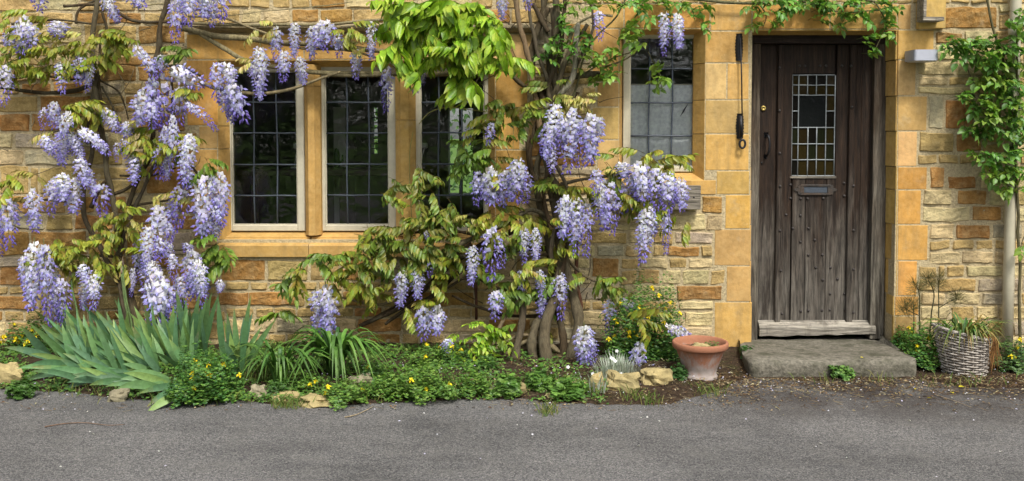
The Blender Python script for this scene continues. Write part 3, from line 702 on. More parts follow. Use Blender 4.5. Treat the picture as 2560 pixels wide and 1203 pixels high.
# sill of the door light
dbox('light_sill', 1976, 2091, 440.5, 446.5, YD - 0.008, YD + 0.012, M['weathered'], door, 0.002)
# studs
st = MB(); lathe(st, [(0.0, 0.0095), (0.005, 0.009), (0.009, 0.005), (0.0105, 0.0), (0.0105, -0.004)], 10); stm = st.mesh('stud', M['stud'])
q90 = Quaternion((1, 0, 0), rad(90))
STUD = [(1949, 170, 1), (1949, 277, 1), (1949, 383, 1), (1950, 466, 1), (1950, 577, 1), (1952, 677, 1), (1955, 785, 1), (2128, 165, 1), (2130, 268, 1), (2134, 465, 1), (2134, 576, 1), (2134, 674, 1), (2133, 782, 1),
        (1999, 165), (2012, 165), (2050, 165), (2065, 165), (2105, 165), (1976, 462), (1976, 496), (2002, 497), (2019, 497), (2058, 496), (2110, 458), (2110, 490), (1965, 537), (2001, 539), (1982, 571), (2021, 571), (2037, 600), (2001, 605), (2021, 638), (2056, 637), (2039, 669), (2076, 669), (2057, 700), (2094, 698), (2075, 735), (2111, 735), (2002, 778), (2021, 777), (2055, 776), (2074, 775), (2113, 774)]
for s in STUD: put('stud', stm, P(s[0], s[1], YD - (0.0235 if len(s) > 2 else -0.001)), door, q90, (1, 1, 1))
# letter plate
lp_ = MB(); xa, xb, za, zb_ = dX(2001, 474), dX(2076, 474), Z(488, YD), Z(461, YD); yy = YD - 0.012
box(lp_, xa, xb, yy, YD - 0.0005, za, za + 0.016, b=0.002); box(lp_, xa, xb, yy, YD - 0.0005, zb_ - 0.016, zb_, b=0.002); box(lp_, xa, xa + 0.022, yy + .0005, YD - 0.001, za + .016, zb_ - .016); box(lp_, xb - 0.022, xb, yy + .0005, YD - 0.001, za + .016, zb_ - .016)
for sx, xx in ((-1, xa), (1, xb)):
    zc = (za + zb_) / 2
    pr = [(0, -.032), (sx * .012, -.034), (sx * .020, -.022), (sx * .018, -.012), (sx * .034, -.010), (sx * .046, 0), (sx * .034, .010), (sx * .018, .012), (sx * .020, .022), (sx * .012, .034), (0, .032)]
    n_ = len(pr); vs = [(xx + a, yy + .003, zc + b) for a, b in pr] + [(xx + a, YD - .0005, zc + b) for a, b in pr]
    lp_.add(vs, [tuple(range(n_))[::sx], *[(k, (k + 1) % n_, n_ + (k + 1) % n_, n_ + k) for k in range(n_)]])
lpo = lp_.build('letter_plate', M['rust'], door, False)
m = MB(); box(m, xa + .0225, xb - .0225, yy + .006, YD - .002, za + .0165, zb_ - .0165, b=.002); m.build('letter_flap', M['lead'], lpo, False)
# handle
hd = MB(); a0, a1 = P(1915, 337, YD), P(1914, 391, YD)
for c_, rr in ((a0, 0.022), (a1, 0.018)):
    vs = [(c_.x + rr * math.cos(t) * (1.0 if k % 2 else .62), YD - .005, c_.z + rr * 1.15 * math.sin(t) * (1.0 if k % 2 else .62)) for k, t in enumerate([i * math.pi / 4 for i in range(8)])]
    vs2 = [(x, YD - .0005, z) for x, _, z in vs]; hd.add(vs + vs2, [tuple(range(8)), *[(k, (k + 1) % 8, 8 + (k + 1) % 8, 8 + k) for k in range(8)]])
tube(hd, catmull([a0 + Vector((0.0, -.006, 0)), a0 + Vector((.006, -.045, -.012)), (a0 + a1) / 2 + Vector((.012, -.055, 0)), a1 + Vector((.004, -.045, .018)), a1 + Vector((0, -.006, 0))], 5), 0.0075, sides=8); hd.build('handle', M['iron'], door)
lk = MB(); c_ = P(1908, 271, YD); 
lathe(lk, [(0.0, 0.006), (0.006, 0.006), (0.0065, 0.010), (0.016, 0.010), (0.0185, 0.006), (0.0185, 0.0)], 20); lko = put('lock', lk.mesh('lock', M['brass']), c_, door, q90)
m = MB(); c2 = P(1904, 407, YD); tube(m, [c2 + Vector((0, -.0015, .006)), c2 + Vector((0, -.0015, -.012))], .006, .004); m.build('keyhole', M['iron'], door)
# door step: worn block
stp = MB(); nx_, ny_ = 26, 9; x0, x1 = G(1868, 925).x, G(2302, 925).x; y0 = G(2080, 945).y; x0, x1 = P(1868, 925, y0).x, P(2302, 925, y0).x; zt = Z(899, y0) + 0.006; zk = Z(852, .15); vs = []; fs = []
def sstep(i, j, top):
    u, v = i / nx_, j / ny_; xa_, xb_ = x0 + .17 * v, x1 + .10 * v; x = xa_ + (xb_ - xa_) * u + 0.01 * noise.noise(Vector((v * 5, u * 3, top))); y = y0 + (0.24 - y0) * v + 0.022 * noise.noise(Vector((u * 7, 3, top)))
    z = zt + (zk - zt) * v - 0.014 * math.exp(-((u - .5) / .22) ** 2) * (1 - v) + 0.010 * noise.noise(Vector((x * 7, y * 7, 0))) + .004 * noise.noise(Vector((x * 25, y * 25, 0))) - (0.012 if j == 0 else 0) - (0.012 if i in (0, nx_) else 0)
    if i in (0, nx_) and j == 0: x += 0.02 if i == 0 else -0.02; y += 0.02
    return (x, y, z)
for j in range(ny_ + 1):
    for i in range(nx_ + 1): vs.append(sstep(i, j, 0))
fs = [(j * (nx_ + 1) + i, j * (nx_ + 1) + i + 1, (j + 1) * (nx_ + 1) + i + 1, (j + 1) * (nx_ + 1) + i) for j in range(ny_) for i in range(nx_)]
ring = list(range(nx_ + 1)) + [j * (nx_ + 1) + nx_ for j in range(1, ny_ + 1)]; ring = [j * (nx_ + 1) for j in range(ny_, 0, -1)] + ring
for lv, (off, z_) in enumerate(((0.010, 0.075), (0.004, 0.03), (-0.002, -0.02))):
    o = len(vs); prev = ring if lv == 0 else list(range(o - len(ring), o))
    for r_ in ring:
        x, y, z = vs[r_]; vs.append((x + off * noise.noise(Vector((x * 9, z_ * 20, lv))), y - off * (1 + noise.noise(Vector((x * 8, lv, 1)))), z_))
    fs += [(prev[k], o + k, o + k + 1, prev[k + 1]) for k in range(len(ring) - 1)]
stp.add(vs, fs); tag(stp.build('door_step', M['step']), 'worn grey stone step in front of the old plank door', 'step')

# ------------------------------------------------------------------ things on the wall
yl = -0.19; lamp = thing('wall_lamp', 'grey metal box lamp fixed to the stone beside the door', 'lamp', P(2290, 140, -0.01))
m = MB(); xa, xb = X(2290, 140, yl) - 0.008, X(2347, 140, yl); za, zb_ = Z(151, yl), Z(124, yl)
def rrect(x0, x1, y0, y1, r_):
    out = []
    for cx, cy, a in ((x0 + r_, y0 + r_, 180), (x1 - r_, y0 + r_, 270)):
        for k in range(5): t = rad(a + 22.5 * k); out.append((cx + r_ * math.cos(t), cy + r_ * math.sin(t)))
    return out + [(x1, y1), (x0, y1)]
prism(m, rrect(xa, xb, yl, -0.03, 0.018), za, zb_); m.build('lamp_body', M['alu'], lamp, False)
m = MB(); prism(m, rrect(xa + .012, xb - .012, yl + .012, -0.04, 0.01), za - 0.004, za + .001); m.build('diffuser', M['interior_white'], lamp, False)
m = MB(); box(m, xa + .01, xb - .01, -0.0305, -0.006, za + .004, zb_ - .004, b=.003); m.build('back_plate', M['iron'], lamp, False)

bp = thing('bell_pull', 'black iron bell pull rod on the dressed stone beside the door', 'bell pull', P(1852, 375, -0.03))
def plate(y0, y1, x0, x1):
    m = MB(); n_ = 9; pts = []
    for k in range(n_ * 2):
        t = k / (n_ * 2 - 1); pts.append((1.0 if k % 2 else 0.78, t))
    xa, xb = X(x0, (y0 + y1) / 2, -.02), X(x1, (y0 + y1) / 2, -.02); c_ = (xa + xb) / 2; hw = (xb - xa) / 2; za, zb_ = Z(y1, -.02), Z(y0, -.02); vs = []
    for a, t in pts:
        z = za + (zb_ - za) * t; a *= 0.75 + 0.25 * math.sin(math.pi * t)
        for u, y in ((-1, -.006), (-.55, -.018), (0, -.028), (.55, -.018), (1, -.006)): vs.append((c_ + hw * a * u, y, z))
    nn = len(pts); m.add(vs, [(k * 5 + i, k * 5 + i + 1, k * 5 + i + 6, k * 5 + i + 5) for k in range(nn - 1) for i in range(4)] + [(0, 1, 2, 3, 4), tuple((nn - 1) * 5 + i for i in (4, 3, 2, 1, 0))])
    return m.build('cast_plate', M['iron'], bp)
plate(84, 152, 1838, 1860); plate(284, 347, 1840, 1862)
m = MB(); tube(m, [P(1851, 95, -.04), P(1854, 190, -.04), P(1856, 345, -.042)], 0.0045); m.build('rod', M['iron'], bp)
m = MB(); tube(m, [P(1852, 290, -.045), P(1853, 342, -.045)], 0.012, 0.011, 8); c_ = P(1856, 360, -.045); 
tube(m, [c_ + Vector((.019 * math.cos(t), 0, .028 * math.sin(t))) for t in [i * math.pi / 7 for i in range(14)]], .008, sides=6, closed=True); m.build('pull_ring', M['iron'], bp)
for q in (110, 306):
    m = MB(); tube(m, [P(1851, q, -.008), P(1851, q, -.04)], .008); m.build('stay', M['iron'], bp)

YP = -0.075; dp = thing('drain_pipe', 'cream painted downpipe running down the rubble wall', 'drainpipe', (X(2526, 860, YP), YP, 0.0))
m = MB(); xp = X(2527, 500, YP); tube(m, [Vector((xp, YP, z)) for z in (0.0, 0.5, 1.0, 1.5, 2.0, 2.5, 3.0)], 0.036, sides=16); m.build('pipe', M['pipe'], dp)
for zc in (Z(90, YP), Z(560, YP) - 0.9):
    if zc < 0.1: continue
    m = MB(); tube(m, [Vector((xp, YP, zc)), Vector((xp, YP, zc + .06))], .042, sides=16); m.build('socket', M['pipe'], dp)
m = MB(); box(m, xp - .07, xp + .07, -0.04, -0.006, Z(300, YP), Z(290, YP), b=.003); m.build('wall_clip', M['pipe'], dp, False)

yb_ = -0.10; bx_ = thing('window_box', 'weathered plank flower box under the small leaded window', 'window box', P(1650, 520, -0.06))
xa, xb, za, zb_ = X(1548, 495, yb_), X(1752, 495, yb_), Z(524, yb_), Z(464, yb_)
for q in ((xa, xb, yb_, yb_ + .02, za, zb_, 'front_board'), (xa + .002, xb - .002, yb_ + .0205, -.008, za + .002, za + .02, 'base_board'), (xa + .003, xa + .02, yb_ + .0205, -.008, za + .0205, zb_ - .004, 'end_board'), (xb - .02, xb - .003, yb_ + .0205, -.008, za + .0205, zb_ - .004, 'end_board')):
    m = MB(); box(m, *q[:6], b=.002); m.build(q[6], M['weathered'], bx_, False)
m = MB(); box(m, xa + .021, xb - .021, yb_ + .021, -.009, za + .021, zb_ - .015); m.build('soil_fill', M['soil'], bx_, False)
m = MB(); lathe(m, [(0, .004), (.006, .003), (.007, 0)], 8); put('nail', m.mesh('nail', M['rust']), P(1735, 493, yb_), bx_, q90)
# ------------------------------------------------------------------ plant building blocks
def leaflet(mb, base, d, nrm, L, W, col, fold=0.25, curl=0.25, tipc=None):
    """one pointed leaf blade from BASE along D, face normal NRM, folded along the midrib and curling down"""
    d = d.normalized(); s = d.cross(nrm).normalized(); n_ = s.cross(d).normalized()
    def q(t, u, h): return base + d * (L * t) + s * (W * u) + n_ * (h - curl * L * t * t)
    f = W * fold
    vs = [q(0, 0, 0), q(.28, -.42, f * .8), q(.28, 0, 0), q(.28, .42, f * .8), q(.62, -.40, f * .8), q(.64, 0, 0), q(.62, .40, f * .8), q(1, 0, 0)]
    c2 = tipc or col
    mb.add(vs, [(0, 2, 1), (0, 3, 2), (1, 2, 5, 4), (2, 3, 6, 5)], col); mb.add(vs, [(4, 5, 7), (5, 6, 7)], c2)
def pinnate(seed, L, n, ll, lw, cols, hang, stalk=(0.16, 0.12, 0.03)):
    """compound leaf along +X drooping at its end, leaflets in pairs hanging"""
    rr = random.Random(seed); mb = MB(); sag = rr.uniform(0.25, 0.7); side = rr.uniform(-.25, .25)
    def pt(t): return Vector((L * t * (1 - 0.18 * sag * t), side * L * t * t, -sag * L * t * t * 0.6))
    tube(mb, [pt(k / 5) for k in range(6)], 0.0018, 0.0010, 3, stalk)
    for k in range(n):
        t = 0.25 + 0.75 * k / (n - 1) if n > 1 else 1; p = pt(t); tg = (pt(min(1, t + .05)) - pt(t - .05)).normalized()
        sizes = 0.75 + 0.35 * math.sin(math.pi * min(1, t * 0.9))
        for s in ((-1, 1) if k < n - 1 else (0,)):
            sd = Vector((0, s, 0)); d = tg * rr.uniform(.45, .75) + sd * (0.8 - hang * .35) + Vector((0, 0, -hang * rr.uniform(.6, 1.2)))
            if s == 0: d = tg + Vector((0, 0, -hang * .6))
            nm = Vector((0.25 * rr.uniform(-1, 1), s * 0.35 * hang + 0.2 * rr.uniform(-1, 1), 1)); z = rr.uniform(.85, 1.12) * sizes
            c = jit(rr.choice(cols), .16, rr); leaflet(mb, p, d, nm, ll * z, lw * z, c, rr.uniform(.15, .5), rr.uniform(.05, .4), jit(rr.choice(cols), .16, rr))
    return mb.mesh('leaf', M['leaf'])
OLIVE = [(0.25, 0.285, 0.028), (0.30, 0.295, 0.034), (0.19, 0.25, 0.026), (0.27, 0.21, 0.034), (0.22, 0.30, 0.033), (0.33, 0.35, 0.05)]
DOLIVE = [(0.14, 0.20, 0.024), (0.18, 0.18, 0.028), (0.11, 0.18, 0.022), (0.21, 0.23, 0.036), (0.15, 0.24, 0.03)]
PALE = [(0.42, 0.40, 0.10), (0.36, 0.36, 0.085), (0.42, 0.33, 0.11)]
LIME = [(0.23, 0.38, 0.020), (0.29, 0.44, 0.03), (0.14, 0.27, 0.02), (0.37, 0.47, 0.05), (0.20, 0.36, 0.02)]
MIDG = [(0.065, 0.15, 0.022), (0.085, 0.19, 0.028), (0.05, 0.12, 0.02), (0.11, 0.21, 0.035)]
PIN = {}
for key, cols, n, L, ll, lw, hang in (('o', OLIVE, 7, .185, .060, .0265, .8), ('d', DOLIVE, 7, .185, .060, .0265, .7), ('p', PALE, 6, .14, .052, .020, .9), ('l', LIME, 6, .26, .115, .050, .85), ('y', LIME, 7, .22, .052, .026, .25), ('m', [(0.14, .24, .03), (.18, .26, .035), (.11, .19, .025)], 6, .18, .07, .032, .6)):
    PIN[key] = [pinnate(100 * ord(key) + i, L, n, ll, lw, cols, hang) for i in range(7)]
def rose_leaf(seed, cols):
    rr = random.Random(seed); mb = MB(); L = .085; sag = rr.uniform(.2, .6)
    def pt(t): return Vector((L * t, 0, -sag * L * t * t * .6))
    tube(mb, [pt(k / 3) for k in range(4)], .0014, .0009, 3, (.08, .11, .03))
    for t, s in ((.45, -1), (.45, 1), (.78, -1), (.78, 1), (1, 0)):
        d = Vector((.7, s * .9, -.25 * rr.uniform(0, 1.6))) if s else Vector((1, 0, -.5)); z = rr.uniform(.8, 1.15) * (1 if t < .6 else 1.15)
        c = jit(rr.choice(cols), .2, rr); leaflet(mb, pt(t), d, Vector((rr.uniform(-.3, .3), rr.uniform(-.3, .3), 1)), .046 * z, .031 * z, c, rr.uniform(.15, .4), rr.uniform(.1, .4), c)
    return mb.mesh('leaf', M['leaf'])
ROSE = [rose_leaf(900 + i, [(0.10, 0.22, 0.032), (0.13, 0.27, 0.038), (0.07, 0.17, 0.028), (0.21, 0.33, 0.05)]) for i in range(8)]
ROSEY = [rose_leaf(950 + i, [(0.17, 0.29, 0.04), (0.21, 0.31, 0.045), (0.12, 0.23, 0.03)]) for i in range(5)]

def floret(mb, p, out, rr, s, cw, cp, bud):
    up = Vector((0, 0, 1)); u = out.cross(up); u = u.normalized() if u.length > .01 else Vector((1, 0, 0))
    if not bud:
        a = (out * .55 + up * .85).normalized(); n_ = (out * .85 - up * .5).normalized()
        h = s * rr.uniform(.85, 1.15); tw = rr.uniform(-.4, .4); uu = (u * math.cos(tw) + a * math.sin(tw)).normalized(); aa = n_.cross(uu) * -1
        if aa.dot(up) < 0: aa = -aa
        c = p; vs = [c + n_ * .15 * h, c - aa * .35 * h, c - uu * .55 * h - aa * .05 * h - n_ * .10 * h, c - uu * .45 * h + aa * .48 * h - n_ * .22 * h, c + aa * .42 * h - n_ * .05 * h, c + uu * .45 * h + aa * .48 * h - n_ * .22 * h, c + uu * .55 * h - aa * .05 * h - n_ * .10 * h]
        mb.add(vs, [(0, k, k + 1) for k in range(1, 6)] + [(0, 6, 1)], jit(cw, .10, rr))
    # wings and keel, or the closed bud
    L = s * (.85 if not bud else rr.uniform(.75, 1.1)); r_ = s * (.24 if not bud else .21)
    d = (out * .75 - up * .35).normalized() if not bud else (out * .55 - up * .8).normalized(); d = (d + Vector((rr.uniform(-.25, .25), rr.uniform(-.25, .25), rr.uniform(-.2, .2)))).normalized()
    b0 = p + (out * .10 * s if not bud else Vector()); a = d.orthogonal().normalized(); b = d.cross(a); m = b0 + d * L * .45
    vs = [b0, m + a * r_, m + b * r_, m - a * r_, m - b * r_, b0 + d * L]
    mb.add(vs, [(0, 1, 2), (0, 2, 3), (0, 3, 4), (0, 4, 1), (5, 2, 1), (5, 3, 2), (5, 4, 3), (5, 1, 4)], jit(cp, .16, rr))
def raceme(seed, L, Rr, tone, bend=0.0, openf=.68):
    rr = random.Random(seed); mb = MB(); openf = rr.uniform(.52, .86); fresh = rr.uniform(.72, 1.05)
    white, lilac, purp, deep = (.85, .835, .90), (.47, .455, .80), (.29, .245, .66), (.185, .135, .50)
    N = int((230 * L + 18) * fresh)
    def ax(t): return Vector((bend * L * math.sin(t * 1.5), 0, -L * t + (bend * bend * .25 * L * t)))
    tube(mb, [ax(-.12), ax(.0), ax(.3), ax(.6), ax(.97)], .0028, .0012, 4, (.20, .20, .08))
    for k in range(N):
        t = (k + rr.random()) / N; t = t ** .92; an = k * 2.39996 + rr.uniform(-.5, .5); env = (.45 + .55 * min(1, t / .2)) * (1 - .72 * max(0, (t - .35) / .65) ** 1.2)
        out = Vector((math.cos(an), math.sin(an), 0)); rad_ = Rr * env * rr.uniform(.55, .92); p = ax(t) + out * rad_ + Vector((0, 0, rr.uniform(-.01, .01)))
        f = t + rr.uniform(-.1, .1) + {'w': -.15, 'm': 0.06, 'p': .26}[tone]
        bud = f > openf + .08 or (tone == 'p' and rr.random() < .3)
        cw = lerp(white, lilac, max(0, min(1, f * 1.15 + rr.uniform(-.15, .15)))); cp_ = lerp(lilac, purp, max(0, min(1, f * 1.5))) if not bud else lerp(purp, deep, min(1, max(0, (f - .5) * 1.6)))
        floret(mb, p, out, rr, .0285 * (1 if not bud else .92) * (1 - .2 * max(0, t - .5)), cw, cp_, bud)
    return mb.mesh('flower_cluster', M['petal'], smooth=False)
RAC = {}
for tone in 'wmp':
    for L in (.15, .22, .30):
        for b in (0, 1): RAC[tone, L, b] = [raceme(hash((tone, int(L * 100), b, i)) % 9999 if False else int(L * 1000) + 7 * i + ord(tone) * 13 + b * 3, L, .047, tone, .45 * b) for i in range(4 if not b else 2)]
def place_raceme(par, x0, y0, x1, y1, wpx, tone='m', Y=-.3, bend=0):
    a, b = P(x0, y0, Y), P(x1, y1, Y + R.uniform(-.03, .03)); d = b - a; Lw = d.length; Rw = wpx * .5 * S(Y) * .90
    Lk = min((.15, .22, .30), key=lambda q: abs(q * Rw / .047 - Lw)); me = R.choice(RAC[tone, Lk, 1 if bend else 0])
    q = Vector((0, 0, -1)).rotation_difference(d.normalized())
    if bend: q = q @ Quaternion((0, 0, 1), 0 if bend > 0 else math.pi)
    else: q = q @ Quaternion((0, 0, 1), R.uniform(0, 6.28))
    sx = Rw / .047; sz = Lw / Lk; return put('flower_cluster', me, a, par, q, (sx, sx, sz))
def leaf_quat(yaw, pitch, roll): return Quaternion((0, 0, 1), yaw) @ Quaternion((0, 1, 0), pitch) @ Quaternion((1, 0, 0), roll)
def leaves(par, cx, cy, rx, ry, n, tone, Y, ysp=.08, sc=1.0, lean=None):
    for k in range(n):
        t = R.uniform(0, 6.283); r_ = math.sqrt(R.random()); px, py = cx + rx * r_ * math.cos(t), cy + ry * r_ * math.sin(t)
        y = Y + R.uniform(-ysp, ysp)
        side = R.choice((-1, 1)) if lean is None else (lean if R.random() < .8 else -lean)
        yaw = (-math.pi / 2 + side * R.uniform(.3, 1.45)); s = sc * R.uniform(.8, 1.2); p = P(px, py, y); p -= Vector((math.cos(yaw), math.sin(yaw), 0)) * .07 * s
        p.y = min(p.y, -.02)
        me = R.choice(PIN[tone] if tone in PIN else (ROSE if tone == 'r' else ROSEY))
        put('leaf', me, p, par, leaf_quat(yaw, R.uniform(-.5, .7), R.uniform(-.7, .7)), (s, s, s))
def stem(par, pts, r0, r1=None, Y=-.15, col=(.115, .088, .055), name='stem', sides=8, lump=.25, n=5):
    """POINTS in picture coordinates (x, y[, depth]); radii in pixels"""
    w3 = [P(p[0], p[1], p[2] if len(p) > 2 else Y) for p in pts]; mb = MB()
    path = catmull(w3, n)
    path = [p + Vector((noise.noise(p * 7) * .010, noise.noise(p * 7 + Vector((9, 0, 0))) * .010, noise.noise(p * 7 + Vector((0, 9, 0))) * .006)) for p in path]
    tube(mb, path, r0 * S(-.2), (r1 if r1 is not None else r0) * S(-.2), sides, jit(col, .12), lump=lump); return mb.build(name, M['bark'], par)
BR, GR, TW = (.060, .042, .022), (.088, .070, .042), (.20, .155, .085)

# ------------------------------------------------------------------ wisteria on the left
wl = thing('wisteria_vine', 'lilac wisteria with bare stems climbing the rubble wall left of the windows', 'wisteria', G(320, 905, .05), 'wisteria vines')
for pts, r0, r1 in (
    ([(318, 880, -.3), (312, 780, -.2), (300, 690), (296, 600), (285, 520), (268, 430), (255, 330), (238, 230), (228, 120), (240, 20), (232, -80)], 9, 6),
    ([(335, 890, -.32), (300, 720, -.2), (245, 610), (213, 540), (212, 450), (230, 380), (222, 300), (240, 200), (262, 130)], 7, 5),
    ([(345, 890, -.3), (330, 740, -.2), (300, 640), (312, 540), (345, 450), (372, 400), (385, 330)], 9, 6),
    ([(298, 640), (320, 560), (340, 510), (365, 460), (395, 400)], 6, 5),
    ([(390, 260), (380, 190), (395, 120), (400, 60), (420, 0), (425, -70)], 8, 6), ([(385, 330), (370, 265), (382, 200), (402, 130)], 7, 5),
    ([(250, 330), (252, 260), (246, 180), (250, 80)], 4, 3), ([(228, 210), (190, 228), (120, 232), (60, 228), (0, 218), (-60, 215)], 6, 4),
    ([(232, 190), (180, 200), (110, 190), (40, 196)], 3.5, 2), ([(255, 215), (275, 255), (290, 290), (310, 320)], 3, 2), ([(250, 200), (300, 235), (320, 300)], 3, 1.5),
    ([(230, 520), (250, 470), (272, 450)], 6, 4), ([(285, 485), (320, 470), (345, 450)], 5, 3.5), ([(160, 15), (260, 12), (330, 50), (430, 56), (470, 60)], 4, 4),
    ([(190, 60), (200, 20), (260, -10)], 4, 3), ([(260, 180), (270, 80), (255, 20), (262, -60)], 4, 3), ([(300, 520), (350, 510), (420, 500), (480, 470)], 3.5, 2.5), ([(300, 560), (360, 560), (430, 545)], 3, 2),
    ([(205, 510), (130, 500), (60, 505), (0, 500)], 3.5, 2), ([(290, 640), (220, 640), (130, 635), (60, 625)], 4, 2), ([(305, 700), (360, 660), (420, 630), (480, 620)], 4, 2.5), ([(220, 360), (170, 330), (130, 330)], 3, 2),
    ([(400, 170), (450, 165), (500, 190)], 4, 3), ([(300, 440), (380, 440), (440, 420)], 3, 2), ([(30, 60), (90, 55), (150, 50), (230, 60)], 3.5, 2.5),
    ([(440, 400), (470, 410), (500, 440), (520, 450)], 4, 3), ([(470, 400), (440, 330), (430, 240), (430, 190)], 4, 3)):
    stem(wl, pts, r0, r1, Y=-.10, col=R.choice((BR, BR, GR)))
for k in range(34):
    x, y = R.uniform(0, 480), R.uniform(40, 640); dx = R.uniform(-60, 60); dy = R.uniform(-70, 50)
    stem(wl, [(x, y), (x + dx * .5 + R.uniform(-12, 12), y + dy * .5), (x + dx, y + dy)], 1.5, .8, Y=R.uniform(-.16, -.06), col=TW, name='twig', sides=4, lump=0)
# bare green-brown rods over the big window
for pts, r0, r1 in (([(455, 70, -.12), (540, 90, -.14), (620, 97, -.15), (690, 106, -.15), (760, 110, -.15), (850, 118, -.15), (960, 128, -.14)], 8, 6), ([(495, 80, -.13), (560, 120, -.14), (610, 150, -.14), (700, 170, -.13), (820, 183, -.13), (940, 184, -.13), (1090, 186, -.13), (1250, 170, -.2)], 6, 6),
    ([(500, 205, -.18), (555, 225, -.2), (625, 235, -.2), (680, 232, -.2), (740, 220, -.2), (800, 198, -.2), (850, 180, -.19)], 5.5, 3), ([(440, 56, -.1), (560, 62, -.1), (680, 62, -.1), (800, 62, -.1), (960, 50, -.1)], 4, 4), ([(470, 40, -.12), (560, 45, -.12), (640, 75, -.12), (700, 95, -.13)], 3.5, 3),
    ([(820, 186, -.14), (880, 190, -.15), (980, 186, -.15), (1060, 182, -.15)], 4.5, 3.5), ([(690, 106, -.14), (760, 122, -.14), (860, 125, -.14), (960, 150, -.14), (1000, 180, -.14)], 3.5, 2.5), ([(480, 60, -.1), (600, 35, -.1), (760, 20, -.1), (880, 5, -.1)], 1.2, 1.2), ([(330, 20, -.1), (420, 10, -.1), (560, 30, -.1)], 2, 1.5)):
    stem(wl, pts, r0, r1, col=(.20, .165, .085), name='bare_rod', lump=.12)
#  x0  y0  x1  y1  width tone
LEFT = '''98 -45 98 25 50 m;285 -25 325 45 46 w 1;62 48 55 135 50 w;80 70 85 128 44 m;25 75 18 130 32 w;145 55 142 92 52 w;15 168 10 260 46 m;155 155 155 232 36 w;205 140 195 212 36 m;340 118 352 210 38 m 1
440 0 437 105 42 p;475 -30 470 66 46 m;510 -30 512 46 42 w;552 -20 555 52 46 p;405 140 395 187 42 m;430 178 510 214 56 w;398 195 415 308 66 p;362 230 345 312 52 w;378 262 380 320 40 p;450 225 448 310 52 p;465 260 500 346 34 p 1;432 296 428 428 33 m
475 340 455 462 46 w;400 370 396 446 40 p;545 158 540 250 44 p;565 160 585 225 40 w;575 210 612 302 58 m;590 225 580 290 50 p;135 260 135 320 36 m;160 325 155 414 46 m;172 285 150 345 38 w;198 325 240 408 40 w 1;185 340 190 385 40 m;110 345 130 386 36 m;262 275 296 332 36 w;318 308 316 346 36 m;310 350 312 396 26 p;335 388 335 462 36 m
195 395 218 470 40 m;135 455 128 536 44 m;180 442 185 534 52 w;155 440 160 500 50 w;80 478 88 578 44 m;15 498 25 618 54 p;35 510 40 560 30 m;250 462 256 536 50 p;455 470 445 572 54 p;510 438 505 592 66 w;552 438 552 560 50 m;535 520 560 565 36 p;400 520 385 642 58 m;372 570 365 684 40 w;420 560 425 610 34 p;405 600 395 650 40 p
378 655 392 740 40 w;395 690 395 815 74 w;420 720 425 800 44 p;430 638 434 702 30 m;480 628 486 745 58 m;496 655 505 765 44 w;452 690 458 770 44 m;362 660 360 730 28 p;85 613 76 775 56 w;110 618 120 800 48 p;60 640 70 750 40 m;152 705 160 805 52 p;130 740 130 815 40 p;205 665 216 705 34 w;235 690 232 772 40 w;550 702 550 732 22 w;470 420 465 470 36 m;525 540 520 590 40 w;470 610 465 632 30 p'''
MIDW = '''690 72 690 152 35 m;737 60 735 142 32 w;710 130 707 206 37 m;748 145 760 212 32 w;650 122 650 248 46 w;632 160 640 205 34 m;780 70 780 148 34 w;815 52 812 124 54 m;842 88 850 142 34 p;800 60 795 120 40 w;928 58 928 147 29 w;890 128 890 197 31 w;967 168 965 277 35 p;1035 150 1038 227 46 p;1050 165 1056 215 26 w'''
def racs(par, txt, yf):
    for s in txt.replace('\n', ';').split(';'):
        v = s.split(); f = [float(q) for q in v[:5]]; place_raceme(par, *f, tone=v[5], Y=yf(*f[:2]), bend=int(v[6]) if len(v) > 6 else 0)
EX = []
for k, s in enumerate(LEFT.replace('\n', ';').split(';')):
    if k % 5 in (1, 3):
        v = s.split(); dx = R.choice((-1, 1)) * R.uniform(16, 30); dy = R.uniform(4, 26); f = [float(q) for q in v[:5]]
        EX.append('%g %g %g %g %g %s' % (f[0] + dx, f[1] + dy, f[2] + dx * 1.1, f[3] + dy * R.uniform(.2, 1.2), f[4] * .72, R.choice('mmpw')))
racs(wl, ';'.join(EX), lambda x, y: -.20 - .1 * R.random())
racs(wl, LEFT, lambda x, y: -.24 - .12 * R.random() - (.10 if y > 560 else 0)); racs(wl, MIDW, lambda x, y: -.20 - .06 * R.random())
